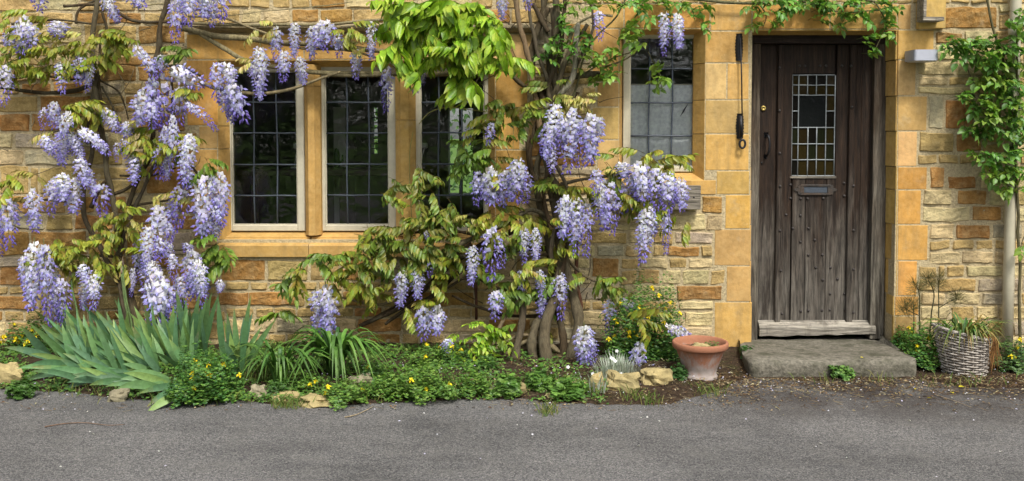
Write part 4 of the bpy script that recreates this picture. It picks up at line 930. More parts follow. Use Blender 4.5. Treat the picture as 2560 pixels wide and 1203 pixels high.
for a in ((60, 45, 60, 20, 5, 'o'), (15, 145, 30, 18, 4, 'o'), (75, 150, 50, 18, 4, 'o'), (160, 110, 60, 35, 8, 'o'), (230, 130, 60, 35, 9, 'o'), (300, 88, 40, 22, 6, 'o'), (100, 165, 40, 14, 3, 'o'), (180, 160, 60, 20, 5, 'o'), (190, 262, 40, 12, 4, 'o'), (245, 255, 35, 14, 5, 'o'), (370, 345, 45, 25, 8, 'o'), (320, 320, 30, 15, 3, 'p'), (190, 300, 40, 12, 3, 'p'), (105, 440, 40, 22, 5, 'p'), (110, 330, 25, 12, 2, 'p'), (180, 615, 70, 22, 8, 'o'), (220, 640, 70, 30, 9, 'o'), (150, 640, 40, 30, 5, 'o'), (290, 520, 35, 15, 4, 'o'), (350, 550, 40, 18, 4, 'p'), (470, 235, 20, 15, 2, 'o'), (520, 420, 25, 30, 6, 'm'), (400, 490, 30, 12, 3, 'p'), (560, 625, 35, 14, 4, 'm'), (545, 660, 14, 20, 3, 'm'), (530, 600, 30, 14, 4, 'm'), (20, 445, 25, 16, 3, 'o'), (40, 500, 30, 12, 2, 'p'), (340, 635, 30, 14, 3, 'o'), (460, 350, 14, 24, 3, 'o'), (300, 560, 30, 20, 4, 'o'), (440, 130, 30, 14, 3, 'm'), (650, 60, 40, 10, 3, 'p'), (885, 60, 24, 12, 3, 'o'), (845, 85, 18, 8, 2, 'o'), (880, 115, 26, 10, 3, 'p'), (600, 145, 20, 10, 2, 'p'), (465, 490, 20, 10, 2, 'p'), (320, 380, 30, 10, 2, 'o'), (60, 130, 60, 40, 7, 'o'), (130, 85, 60, 20, 6, 'p'), (250, 100, 70, 30, 8, 'o'), (200, 270, 60, 14, 5, 'o'), (390, 350, 40, 24, 5, 'o'), (190, 590, 60, 16, 5, 'o'), (230, 660, 60, 20, 5, 'p'), (110, 640, 60, 20, 4, 'o'), (260, 560, 40, 16, 4, 'o')):
    leaves(wl, *a, Y=-.24)

# ------------------------------------------------------------------ wisteria on the right, with its old twisted trunk
wr = thing('wisteria_vine', 'wisteria with thick twisted grey trunk and bright green top between the windows', 'wisteria', G(1375, 915, .05), 'wisteria vines')
for pts, r0, r1, c in (
    ([(1376, 926, -.46), (1362, 878, -.45), (1364, 815, -.40), (1384, 750, -.33), (1398, 690, -.28), (1400, 610, -.22), (1388, 520, -.18), (1372, 440, -.15), (1385, 350, -.15), (1400, 270, -.15), (1382, 160, -.14), (1392, 60, -.14), (1385, -80, -.14)], 15, 8, GR),
    ([(1346, 922, -.42), (1328, 876, -.41), (1338, 820, -.36), (1368, 765, -.28), (1388, 700, -.22), (1372, 600, -.16), (1345, 500, -.12), (1340, 420, -.10), (1362, 350, -.10), (1352, 270, -.10), (1372, 180, -.10), (1362, 60, -.1), (1350, -80, -.1)], 11, 6, GR),
    ([(1418, 922, -.42), (1434, 868, -.41), (1446, 802, -.37), (1432, 735, -.31), (1414, 660, -.27), (1412, 580, -.22), (1395, 480, -.2), (1365, 400, -.18), (1370, 320, -.18), (1390, 230, -.18), (1420, 140, -.16), (1470, 60, -.15)], 15, 5, GR),
    ([(1402, 910, -.36), (1410, 860, -.33), (1398, 800, -.25), (1384, 740, -.22), (1378, 650, -.14), (1360, 540, -.1), (1330, 440, -.08), (1318, 340, -.08)], 10, 7, BR),
    ([(1282, 924, -.44), (1290, 875, -.42), (1302, 815, -.36), (1308, 760, -.34), (1302, 715, -.32), (1310, 680, -.30)], 11, 6, GR),
    ([(1286, -60, -.14), (1294, 40, -.14), (1315, 120, -.14), (1330, 190, -.14), (1340, 250, -.15), (1348, 300, -.15), (1360, 380, -.15)], 6.5, 7, (.19, .125, .07)),
    ([(1330, 190, -.11), (1325, 130, -.11), (1350, 60, -.1), (1370, -40, -.1)], 6, 6, BR), ([(1348, 250, -.1), (1330, 175, -.1), (1338, 90, -.1), (1372, 20, -.1)], 9, 8, BR), ([(1366, 260, -.13), (1352, 230, -.14), (1372, 200, -.14), (1386, 120, -.13), (1382, 20, -.12)], 8, 8, BR),
    ([(1360, 270, -.17), (1402, 236, -.18), (1428, 200, -.19), (1440, 150, -.2), (1438, 100, -.2), (1446, 60, -.18)], 8, 6, (.22, .205, .16)), ([(1430, 200, -.18), (1460, 120, -.18), (1484, 60, -.18), (1480, 0, -.18)], 4, 3.5, GR),
    ([(1370, 80, -.12), (1350, 40, -.12), (1330, 10, -.12)], 7, 5, BR), ([(1400, 180, -.15), (1430, 80, -.16), (1470, 45, -.17), (1500, 38, -.17), (1530, 40, -.17)], 4.5, 3, (.26, .22, .14)),
    ([(1230, 155, -.12), (1270, 180, -.12), (1310, 215, -.13), (1345, 240, -.13)], 6, 6, BR), ([(1410, 200, -.12), (1450, 190, -.12), (1500, 185, -.12)], 7, 8, GR), ([(1400, 330, -.13), (1425, 290, -.12), (1445, 230, -.12)], 5, 4, BR), ([(1395, 640, -.2), (1340, 640, -.2), (1310, 700, -.2)], 4, 3, BR),
    ([(1412, 690, -.26), (1378, 640, -.30), (1392, 560, -.27), (1420, 500, -.24), (1400, 430, -.24), (1362, 370, -.22), (1378, 300, -.2)], 6, 4, GR), ([(1380, 720, -.3), (1412, 660, -.32), (1402, 590, -.28), (1370, 540, -.24), (1360, 460, -.22), (1392, 390, -.22), (1412, 330, -.2)], 6, 4, BR),
    ([(1345, 470, -.13), (1322, 400, -.12), (1338, 320, -.12), (1362, 250, -.12)], 5, 4, BR), ([(1392, 300, -.18), (1370, 220, -.18), (1400, 140, -.17), (1408, 40, -.16), (1420, -60, -.16)], 6, 5, BR), ([(1350, 300, -.14), (1372, 220, -.16), (1345, 140, -.15), (1330, 60, -.14), (1310, -50, -.14)], 5, 4, GR),
    # long branches running down to the left
    ([(1395, 560, -.2), (1330, 525, -.22), (1262, 560, -.25), (1190, 592, -.27), (1135, 622, -.28), (1160, 640, -.27), (1215, 612, -.25)], 7, 5, GR), ([(1330, 560, -.12), (1230, 600, -.14), (1130, 660, -.16), (1060, 725, -.18), (985, 775, -.2), (900, 815, -.22)], 8, 5, BR), ([(1380, 620, -.12), (1260, 630, -.13), (1150, 680, -.14), (1080, 740, -.15), (1010, 775, -.18), (960, 810, -.2)], 7, 4, BR),
    ([(1180, 610, -.12), (1090, 660, -.12), (1020, 740, -.14), (930, 800, -.16)], 5, 3.5, BR), ([(1200, 590, -.16), (1120, 575, -.16), (1050, 580, -.16), (960, 590, -.17), (900, 620, -.18)], 4, 2.5, BR), ([(1070, 690, -.2), (960, 760, -.2), (860, 745, -.22), (800, 740, -.24)], 4, 2.5, TW), ([(1370, 760, -.2), (1240, 720, -.18), (1180, 690, -.18), (1120, 720, -.18)], 5, 3, BR), ([(1385, 790, -.18), (1280, 790, -.16), (1200, 770, -.16), (1130, 740, -.16)], 5, 3, BR),
    ([(1400, 500, -.2), (1340, 500, -.2), (1300, 485, -.22)], 4, 3, GR), ([(1400, 460, -.22), (1450, 450, -.25), (1520, 440, -.25), (1600, 430, -.24), (1680, 440, -.24)], 5, 3, GR), ([(1410, 640, -.2), (1460, 690, -.2), (1520, 720, -.22), (1560, 750, -.25)], 4, 3, GR), ([(1550, 525, -.2), (1590, 530, -.22), (1630, 520, -.22)], 3, 2, (.3, .26, .17)),
    ([(1440, 860, -.16), (1452, 780, -.14), (1442, 700, -.13), (1440, 600, -.12)], 6, 5, (.10, .045, .025)), ([(1192, 800, -.1), (1190, 700, -.1), (1192, 640, -.1)], 4, 4, (.09, .035, .02)), ([(1430, 905, -.3), (1360, 850, -.3), (1300, 840, -.3), (1240, 870, -.3), (1200, 890, -.33)], 4.5, 3.5, TW), ([(1400, 880, -.34), (1330, 850, -.32), (1240, 900, -.36), (1180, 920, -.42), (1130, 955, -.5)], 5, 4, TW),
    ([(1310, 730, -.33), (1260, 800, -.34), (1228, 870, -.36), (1210, 900, -.38)], 4, 4, TW), ([(1320, 930, -.4), (1280, 900, -.38), (1240, 890, -.38), (1210, 850, -.35)], 4, 2.5, TW), ([(1190, 945, -.5), (1160, 915, -.46), (1130, 900, -.44)], 3.5, 3, TW), ([(1500, 170, -.13), (1560, 150, -.14), (1600, 120, -.16)], 2.5, 1.5, TW)):
    stem(wr, pts, r0, r1, col=c, sides=10, lump=.3)
for k in range(46):
    x, y = R.uniform(1200, 1500), R.uniform(10, 760); dx = R.uniform(-70, 70); dy = R.uniform(-80, 60)
    stem(wr, [(x, y), (x + dx * .5 + R.uniform(-14, 14), y + dy * .5), (x + dx, y + dy)], 1.6, .8, Y=R.uniform(-.14, -.05), col=BR, name='twig', sides=4, lump=0)
for pts in ([(1050, 310, -.2), (1075, 280, -.24), (1120, 268, -.28), (1200, 278, -.3), (1290, 285, -.3), (1360, 285, -.26)], [(1030, 620, -.06), (1026, 500, -.06), (1025, 380, -.05), (1030, 330, -.05)], [(1282, 285, -.28), (1284, 330, -.29), (1282, 380, -.3)]):
    stem(wr, pts, 1.6, 1.0, col=(.28, .27, .09), name='tendril', sides=4, lump=0)
RIGHT = '''1255 -35 1255 50 32 w;1320 -40 1320 26 30 m;1497 32 1501 98 33 p;1392 265 1362 395 46 w;1376 335 1381 430 36 w;1430 280 1418 432 60 m;1480 288 1472 412 62 m;1450 300 1448 418 44 p;1365 320 1358 392 36 p;1405 300 1402 370 44 m;1500 295 1488 360 34 w;1230 308 1220 362 27 p;1172 318 1172 362 19 m
1195 430 1190 512 36 p;1232 425 1230 512 56 w;1265 428 1256 516 44 m;1295 403 1290 508 54 m;1314 435 1312 506 40 p;1215 440 1212 500 40 w;1280 440 1276 500 40 w;1415 493 1405 596 46 w;1440 498 1440 634 46 m;1465 510 1465 638 42 p;1428 500 1424 570 40 m;1490 428 1490 484 42 p;1522 446 1510 572 64 m;1538 490 1530 582 44 p;1500 460 1496 540 40 w;1556 408 1562 446 50 w;1570 446 1572 524 52 p;1600 412 1610 502 58 w;1640 425 1640 522 50 m;1668 436 1670 532 52 m;1704 452 1705 528 38 m;1665 525 1665 634 27 p;1625 415 1622 470 50 w;1585 440 1585 500 44 m;1690 450 1688 510 38 w
1620 520 1605 657 50 w;1630 528 1632 590 36 m;1182 618 1178 714 34 w;1230 572 1228 698 60 p;1250 610 1256 670 34 p;1310 573 1310 658 29 w;1338 573 1340 662 30 w;1075 655 1075 692 28 p;1005 683 1000 768 39 w;1042 678 1044 748 36 w;815 720 758 838 56 m 1;790 730 748 815 44 w 1;820 755 815 818 46 p;1060 768 1060 848 46 m;1095 768 1092 838 42 w;1303 678 1302 742 29 w;1348 678 1352 740 30 w;1358 720 1352 792 32 m;1400 688 1402 798 40 m;1240 728 1238 796 44 m;1118 850 1120 882 34 p
1460 818 1462 918 56 w;1478 850 1482 912 34 p;1525 752 1522 838 36 m;1548 752 1584 815 33 w 1;1600 862 1588 932 44 m;1625 915 1632 925 20 w;1672 816 1712 884 35 w 1;1660 33 1660 137 33 m;1693 38 1698 122 35 w;1065 580 1068 600 14 w'''
def yr(x, y):
    if x > 1640 and y < 120: return -.2
    if y > 800: return G(x, 945).y + .12 if x > 1400 else -.5
    return (-.42 if 1340 < x < 1520 and y < 480 else -.34) - .08 * R.random()
racs(wr, RIGHT, yr)
for a in ((1000, 555, 90, 34, 14, 'o'), (930, 590, 60, 30, 10, 'd'), (1060, 545, 50, 40, 10, 'd'), (880, 640, 70, 30, 11, 'o'), (950, 650, 80, 30, 12, 'd'), (1000, 620, 80, 30, 10, 'd'), (860, 690, 60, 25, 10, 'o'), (920, 720, 60, 24, 8, 'o'), (820, 640, 40, 18, 5, 'm'), (735, 660, 20, 10, 2, 'm'), (725, 710, 18, 10, 3, 'm'), (705, 785, 22, 8, 3, 'm'), (760, 690, 30, 18, 5, 'o'), (1060, 610, 50, 30, 8, 'd'), (1070, 470, 40, 40, 7, 'd'), (1050, 430, 16, 20, 3, 'd'), (1090, 640, 40, 20, 5, 'o'), (1100, 700, 40, 22, 6, 'o'), (1040, 760, 22, 12, 3, 'o'), (1090, 760, 20, 8, 2, 'o'), (980, 440, 20, 16, 3, 'd'), (990, 480, 20, 10, 2, 'd'),
    (1200, 375, 60, 22, 9, 'm'), (1180, 410, 40, 16, 5, 'm'), (1230, 330, 36, 26, 5, 'o'), (1200, 300, 30, 28, 5, 'o'), (1240, 265, 24, 30, 5, 'd'), (1300, 270, 30, 12, 4, 'o'), (1260, 410, 30, 16, 5, 'o'), (1440, 245, 50, 16, 7, 'p'), (1410, 250, 30, 12, 4, 'p'), (1475, 250, 24, 14, 3, 'p'), (1285, 330, 14, 30, 3, 'm'), (1260, 535, 70, 22, 10, 'o'), (1220, 560, 50, 18, 6, 'o'), (1320, 545, 40, 14, 5, 'o'), (1180, 540, 24, 10, 3, 'p'), (1300, 600, 50, 18, 5, 'd'), (1250, 700, 40, 16, 5, 'm'), (1275, 735, 26, 16, 4, 'm'), (1345, 730, 24, 14, 4, 'm'), (1300, 665, 40, 14, 5, 'o'), (1370, 665, 30, 12, 4, 'o'), (1400, 610, 30, 12, 3, 'o'), (1420, 465, 40, 14, 5, 'o'), (1450, 475, 40, 10, 4, 'o'), (1510, 400, 30, 14, 4, 'd'), (1560, 470, 40, 16, 5, 'o'), (1540, 440, 30, 12, 3, 'p'), (1650, 395, 36, 16, 5, 'o'), (1600, 385, 30, 8, 3, 'o'), (1690, 405, 24, 14, 4, 'o'), (1620, 500, 30, 10, 3, 'o'), (1670, 520, 30, 12, 3, 'o'), (1705, 545, 12, 8, 1, 'o'), (1520, 710, 34, 14, 5, 'd'), (1555, 720, 26, 10, 3, 'd'), (1505, 680, 24, 16, 3, 'd'), (1620, 800, 40, 26, 4, 'o'), (1600, 830, 36, 16, 1, 'o'), (1140, 620, 40, 30, 7, 'd'), (1150, 570, 40, 24, 6, 'd'), (1120, 520, 40, 24, 6, 'd'), (1210, 640, 40, 18, 5, 'd'), (1350, 800, 20, 10, 1, 'd'), (1390, 225, 50, 20, 6, 'd'), (1340, 280, 30, 20, 4, 'd'), (1370, 460, 30, 20, 4, 'd'), (1400, 560, 40, 20, 4, 'o'), (1430, 690, 24, 20, 4, 'd'), (1360, 690, 30, 20, 3, 'm')):
    leaves(wr, *a, Y=(-.62 if a[0] > 1580 and a[1] > 780 else -.30 if a[1] > 250 else -.24), sc=1.0)
# fresh bright green top
for a in ((1030, 20, 60, 26, 8, 'l'), (1110, 20, 90, 30, 12, 'l'), (1180, 40, 70, 36, 10, 'l'), (1060, 75, 70, 34, 11, 'l'), (1140, 95, 80, 36, 12, 'l'), (1220, 105, 50, 34, 8, 'l'), (1260, 140, 36, 18, 5, 'l'), (1110, 145, 70, 28, 9, 'l'), (1170, 180, 34, 24, 6, 'l'), (1000, 110, 26, 24, 4, 'l'), (1020, 150, 30, 14, 3, 'l'), (1215, 40, 30, 30, 4, 'l'), (975, 40, 20, 28, 3, 'l')):
    leaves(wr, *a, Y=-.46, ysp=.14, sc=R.uniform(.72, 1.1))
# young shoot by the foot of the trunk
for a in ((1215, 800, 14, 16, 3, 'y'), (1200, 840, 26, 16, 4, 'y'), (1130, 845, 26, 8, 3, 'y'), (1165, 862, 26, 10, 3, 'y'), (1140, 890, 20, 10, 2, 'y'), (1240, 915, 14, 10, 2, 'y'), (1240, 830, 12, 14, 2, 'y'), (1285, 815, 10, 8, 1, 'm')):
    leaves(wr, *a, Y=-.46)

# of the right vine's leaves the 300 nearest the open stay single; those behind them, deep in the growth, are one mass
lv = sorted((o for o in wr.children if o.name.split('.')[0] == 'leaf'), key=lambda o: o.location.y)
lmb = MB()
for o in lv[300:]:
    mt = Matrix.Translation(WL[o.name]) @ o.rotation_quaternion.to_matrix().to_4x4() @ Matrix.Diagonal((*o.scale, 1)); me = o.data; k0 = len(lmb.v); kk = R.uniform(.8, 1.2)
    lmb.v += [tuple(mt @ v.co) for v in me.vertices]; at = me.attributes['Col'].data
    for i, p in enumerate(me.polygons):
        lmb.f.append(tuple(k0 + q for q in p.vertices)); c = at[i].color; lmb.c.append((c[0] * kk, c[1] * kk, c[2] * kk)); lmb.m.append(0)
    bpy.data.objects.remove(o)
if lmb.v: kind(lmb.build('inner_foliage', M['leaf'], wr), 'stuff')

# ------------------------------------------------------------------ climbing roses
def rose(label, base, stems, clumps, Y):
    t = thing('climbing_rose', label, 'climbing plant', base, 'climbing roses')
    for pts, r0, r1 in stems: stem(t, pts, r0, r1, Y=Y + .06, col=(.11, .10, .045), lump=.1, sides=6)
    for c in clumps: leaves(t, *c, Y=Y, ysp=.10, sc=1.06)
    return t
rose('leafy rose trailing along the lintel above the plank door', P(2060, -40, -.1), [([(1600, -20), (1750, 0), (1900, 8), (2060, -10), (2220, 10)], 4, 3), ([(1900, 8), (1915, 40), (1905, 70)], 2, 1), ([(2190, 10), (2215, 60), (2195, 110), (2185, 135)], 2, 1), ([(2000, 0), (2100, 30), (2200, 25)], 2, 1.5), ([(1620, 130), (1645, 180), (1655, 230)], 1.2, .8)],
    [(1950, 5, 60, 22, 17, 'r'), (2030, 0, 70, 22, 18, 'r'), (2110, 15, 70, 26, 22, 'r'), (2190, 10, 50, 30, 17, 'r'), (1910, 50, 36, 22, 8, 'R'), (2090, 45, 50, 14, 8, 'R'), (2215, 70, 20, 24, 6, 'r'), (2180, 105, 24, 12, 4, 'r'), (2190, 130, 8, 8, 2, 'r'), (1760, 15, 40, 18, 8, 'r'), (1690, 5, 50, 16, 10, 'r'), (1760, 45, 20, 14, 3, 'r'), (1630, 20, 40, 20, 7, 'r'), (1890, 10, 30, 14, 5, 'R')], -.12)
rose('dense leafy rose covering the cream downpipe', G(2545, 905), [([(2548, 880), (2550, 700), (2545, 500), (2530, 300), (2510, 150), (2480, 60), (2460, -40)], 4, 3), ([(2530, 320), (2470, 260), (2430, 200), (2400, 130)], 3, 1.5), ([(2540, 480), (2480, 430), (2440, 400)], 2.5, 1.2), ([(2550, 250), (2540, 120), (2550, 20)], 3, 2), ([(2548, 640), (2560, 600), (2580, 560)], 1.5, 1)],
    [(2400, 110, 36, 22, 15, 'r'), (2460, 120, 50, 40, 30, 'r'), (2520, 130, 50, 44, 30, 'r'), (2480, 190, 50, 34, 27, 'R'), (2530, 220, 46, 40, 30, 'r'), (2500, 270, 50, 34, 27, 'R'), (2440, 245, 36, 22, 14, 'r'), (2430, 300, 20, 18, 5, 'r'), (2540, 320, 36, 40, 25, 'r'), (2480, 320, 40, 20, 15, 'r'), (2545, 400, 26, 40, 17, 'r'), (2475, 385, 36, 16, 12, 'r'), (2500, 430, 40, 26, 17, 'R'), (2530, 470, 30, 20, 10, 'R'), (2440, 385, 16, 10, 4, 'R'), (2550, 50, 20, 30, 10, 'r'), (2555, 620, 8, 8, 2, 'R')], -.18)
rose('sparse thorny rose crossing the wisteria trunk beside the small window', P(1440, 340, -.1), [([(1400, 330), (1440, 220), (1470, 120), (1540, 40), (1580, -30)], 3, 2), ([(1450, 190), (1520, 150), (1580, 130), (1610, 115)], 2, 1), ([(1410, 140), (1400, 60), (1430, -20)], 2, 1.5)],
    [(1400, 70, 20, 26, 5, 'r'), (1370, 110, 20, 16, 5, 'r'), (1420, 115, 40, 22, 9, 'r'), (1390, 140, 40, 14, 6, 'r'), (1480, 150, 40, 24, 10, 'R'), (1520, 130, 36, 20, 8, 'R'), (1450, 90, 26, 20, 5, 'r'), (1490, 15, 60, 16, 10, 'R'), (1570, 75, 22, 14, 5, 'R'), (1590, 110, 18, 16, 5, 'R'), (1540, 170, 30, 20, 5, 'R'), (1490, 195, 16, 16, 4, 'R'), (1430, 20, 36, 18, 6, 'r'), (1575, 45, 16, 10, 2, 'R'), (1640, 165, 14, 20, 4, 'R'), (1655, 195, 14, 16, 4, 'R'), (1640, 215, 12, 10, 2, 'R'), (1580, 10, 40, 14, 6, 'r')], -.20)
# ------------------------------------------------------------------ the bed: irises, daylilies, corydalis
def blade(mb, a, c, b, W, side, col, tipcol, segs=7, fold=.2, base_w=.75):
    """sword-shaped leaf along the curve a-c-b"""
    vs = []; fs = []
    for k in range(segs + 1):
        t = k / segs; p = a * (1 - t) ** 2 + c * 2 * t * (1 - t) + b * t * t; d = ((c - a) * (1 - t) + (b - c) * t).normalized()
        s = (side - d * side.dot(d)).normalized(); n_ = s.cross(d)
        w_ = W * .5 * (base_w + (1 - base_w) * min(1, t * 3)) * (1 if t < .4 else max(.0, 1 - ((t - .4) / .6) ** 1.6))
        vs += [p - s * w_ + n_ * fold * w_, p, p + s * w_ + n_ * fold * w_]
    for k in range(segs):
        o = k * 3; cc = lerp(col, tipcol, max(0, (k / segs - .5) * 2))
        mb.add([vs[o], vs[o + 1], vs[o + 3], vs[o + 4], vs[o + 2], vs[o + 5]], [(0, 1, 3, 2), (1, 4, 5, 3)], cc)
IG = [(.105, .22, .085), (.145, .275, .10), (.07, .155, .068), (.115, .23, .12), (.19, .30, .085)]
def iris_leaf(par, bx, by, tx, ty, W=.055, Yb=None, dY=0.0, bow=.12, z=.06):
    a = G(bx, by, z); b = P(tx, ty, a.y + dY); 
    mid = (a + b) / 2; up = Vector((0, 0, 1)); L = (b - a).length
    c = mid + up * L * bow + Vector((0, -.03, 0))
    d = (b - a).normalized(); side = d.cross(Vector((R.uniform(-.5, .5), -1, R.uniform(-.1, .5)))).normalized()
    mb = MB(); col = jit(R.choice(IG), .1); blade(mb, a, c, b, W, side, col, lerp(col, (.27, .19, .07) if R.random() < .15 else (.20, .25, .05), R.choice((0, .2, .5, .8))), 8, .22); return mb.build('leaf', M['blade'], par)
ir = thing('iris_clump', 'large clump of broad grey green sword leaves leaning left in the bed', 'iris', G(330, 960, .05))
for v in ((150, 905, 8, 868), (205, 930, 40, 922), (130, 900, 52, 815), (190, 915, 72, 806), (165, 915, 110, 848), (200, 930, 78, 910), (250, 900, 112, 822), (240, 905, 100, 850), (215, 940, 148, 897), (255, 880, 155, 770), (230, 900, 135, 845), (285, 880, 170, 822), (200, 915, 178, 850), (270, 905, 205, 815), (260, 870, 185, 800), (320, 880, 205, 760), (300, 870, 232, 768), (290, 900, 250, 822), (330, 900, 255, 845), (370, 910, 265, 872), (340, 925, 170, 922), (310, 940, 145, 985), (300, 930, 180, 995), (330, 935, 200, 990), (230, 925, 45, 962), (220, 940, 75, 918), (345, 905, 240, 778), (355, 880, 270, 805), (360, 880, 300, 790), (375, 900, 330, 815), (385, 900, 350, 790), (350, 860, 285, 745), (395, 890, 335, 765), (400, 900, 360, 760), (410, 895, 375, 830), (380, 930, 305, 910), (400, 955, 300, 948), (395, 970, 292, 972), (415, 960, 345, 985), (420, 950, 310, 935), (425, 900, 405, 780), (430, 890, 435, 760), (440, 900, 425, 850), (450, 890, 400, 775), (455, 900, 470, 770), (470, 890, 465, 745), (480, 890, 500, 730), (490, 890, 520, 735), (500, 880, 530, 730), (475, 880, 440, 725), (510, 890, 548, 735), (460, 930, 380, 880), (330, 890, 260, 815), (310, 905, 195, 870), (290, 890, 222, 800), (450, 985, 362, 1038), (445, 975, 365, 1020), (452, 965, 345, 985), (360, 890, 310, 830), (400, 870, 395, 790), (490, 900, 455, 790), (520, 900, 505, 790), (275, 925, 140, 935), (255, 930, 120, 945), (240, 935, 80, 950), (310, 920, 185, 905), (370, 920, 275, 900), (320, 870, 320, 780), (430, 870, 460, 800), (500, 870, 480, 780)):
    iris_leaf(ir, v[0], v[1], v[2], v[3], R.uniform(.036, .052), dY=R.uniform(-.22, -.02) if v[3] < 900 else -.12, bow=R.uniform(.04, .12) if v[3] < 860 else R.uniform(.12, .24))
for k in range(22):
    bx, by = R.uniform(200, 450), R.uniform(925, 965); ln = R.uniform(70, 150); an = rad(R.uniform(150, 190)); iris_leaf(ir, bx, by, bx + ln * math.cos(an), by - ln * math.sin(an), R.uniform(.03, .044), dY=R.uniform(-.1, .02), bow=R.uniform(.1, .22))
for k in range(110):      # inner, partly hidden leaves
    bx, by = R.uniform(180, 500), R.uniform(860, 935); ln = R.uniform(70, 150); an = rad(R.uniform(100, 150) - max(0, (bx - 380) * .22)); iris_leaf(ir, bx, by, bx + ln * math.cos(an), by - ln * math.sin(an), R.uniform(.03, .046), dY=R.uniform(-.1, .08), bow=.06)
def stalk(par, pts, col=(.13, .20, .07)):
    st_ = stem(par, [(x, y, G(330, 900).y) for x, y in pts], 3.2, 2, col=col, name='flower_stalk', sides=6, lump=0); mb = MB(); p = P(*pts[-1], G(330, 900).y); d = (p - P(*pts[-2], G(330, 900).y)).normalized(); a = d.orthogonal().normalized() * .010; b = d.cross(a)
    vs = [p - d * .02] + [p + d * .015 + q for q in (a, b, -a, -b)] + [p + d * .06]; mb.add(vs, [(0, 2, 1), (0, 3, 2), (0, 4, 3), (0, 1, 4), (5, 1, 2), (5, 2, 3), (5, 3, 4), (5, 4, 1)], (.26, .19, .13)); mb.build('bud', M['blade'], par)
stalk(ir, [(215, 900), (198, 800), (182, 730), (177, 690)]); stalk(ir, [(335, 880), (325, 790), (312, 720), (308, 665)]); stalk(ir, [(325, 880), (318, 780), (308, 720), (305, 685)]); stalk(ir, [(452, 930), (448, 860), (447, 795)])
ir2 = thing('iris_clump', 'smaller upright clump of blue green sword leaves beside the daylilies', 'iris', G(595, 950, .05))
for v in ((590, 930, 575, 830), (585, 935, 548, 870), (600, 930, 585, 765), (605, 935, 628, 735), (600, 925, 655, 815), (610, 930, 692, 795), (590, 940, 525, 915), (585, 945, 548, 912), (580, 950, 572, 1005), (590, 950, 605, 970), (595, 920, 560, 800), (605, 920, 610, 790), (598, 930, 640, 850), (588, 930, 600, 850), (580, 940, 545, 935), (596, 930, 560, 850), (600, 920, 632, 780), (586, 925, 568, 780), (560, 900, 545, 740)):
    iris_leaf(ir2, v[0], v[1], v[2], v[3], R.uniform(.036, .05), dY=R.uniform(-.12, .02), bow=R.uniform(.02, .10) if v[3] < 900 else .3)
def arch_clump(name, label, cat, base, n, Lr, W, cols, spread=1.0, up=.7, sd=0, group=None, tips=None):
    rr = random.Random(sd); t = thing(name, label, cat, base, group)
    for k in range(n):
        an = rr.uniform(0, 6.283); o = Vector((math.cos(an), math.sin(an) * .7, 0)); L = rr.uniform(*Lr); a = base + o * rr.uniform(0, .06) + Vector((0, 0, -.01))
        f = rr.uniform(.35, 1.0) * spread; c = a + o * L * .30 * f + Vector((0, 0, L * up * rr.uniform(.85, 1.15))); b = a + o * L * (.75 + .2 * rr.random()) * f + Vector((0, 0, L * rr.uniform(-.05, .42) * (1.25 - f)))
        b.z = max(b.z, .05); side = o.cross(Vector((0, 0, 1))); mb = MB(); col = jit(rr.choice(cols), .18, rr); blade(mb, a, c, b, W * rr.uniform(.8, 1.2), side, col, rr.choice(tips) if tips else lerp(col, (.14, .22, .04), .4), 8, .35); mb.build('leaf', M['blade'], t)
    return t
DG = [(.060, .15, .022), (.08, .185, .028), (.045, .115, .02), (.11, .22, .036)]
arch_clump('daylily_clump', 'arching clump of narrow bright green daylily leaves below the mullioned window', 'daylily', G(840, 930, .05), 95, (.36, .66), .024, DG, 1.15, .75, 5, 'daylilies')
arch_clump('daylily_clump', 'small tufted daylily clump between the irises and the larger daylily', 'daylily', G(700, 950, .05), 44, (.30, .54), .022, DG, 1.1, .75, 6, 'daylilies')
arch_clump('daylily_clump', 'thin grassy daylily tuft leaning on the smaller iris clump', 'daylily', G(655, 945, .04), 20, (.22, .42), .014, [(.10, .17, .03), (.13, .19, .04)], .9, .9, 8, 'daylilies')

def lobed(mb, p, d, nm, s, col, rr):
    """small divided leaf: three rounded lobes, each with a notch"""
    d = d.normalized(); u = d.cross(nm).normalized(); d2 = u.cross(nm).normalized(); d = -d2 if d2.dot(d) < 0 else d2
    for a in (-.95, 0, .95):
        q = d * math.cos(a) + u * math.sin(a); w_ = q.cross(nm).normalized(); l = s * rr.uniform(.8, 1.1)
        b = p + q * l * .25; vs = [p, b + q * .25 * l - w_ * .26 * l, b + q * .6 * l - w_ * .24 * l, b + q * .5 * l, b + q * .6 * l + w_ * .24 * l, b + q * .25 * l + w_ * .26 * l]
        vs = [v + nm * rr.uniform(-.06, .06) * s for v in vs]; mb.add(vs, [(0, 1, 2, 3), (0, 3, 4, 5)], col)
CG = [(.07, .18, .032), (.10, .23, .036), (.045, .125, .026), (.15, .28, .045)]
def flower_mesh(i):
    rr = random.Random(i); mb = MB()
    for k in range(4):
        an = k * 1.57 + rr.uniform(-.3, .3); o = Vector((math.cos(an), math.sin(an), 0)); a = Vector((0, 0, 0)); leaflet(mb, a, o * .5 + Vector((0, 0, -.8)), o, .022, .013, jit((.85, .66, .02), .1, rr), .3, -.2)
        leaflet(mb, a, o * .6 + Vector((0, 0, .5)), o, .010, .010, jit((.85, .70, .04), .1, rr), .3, -.2)
    return mb.mesh('flower', M['petal'])
CF = [flower_mesh(i) for i in range(4)]
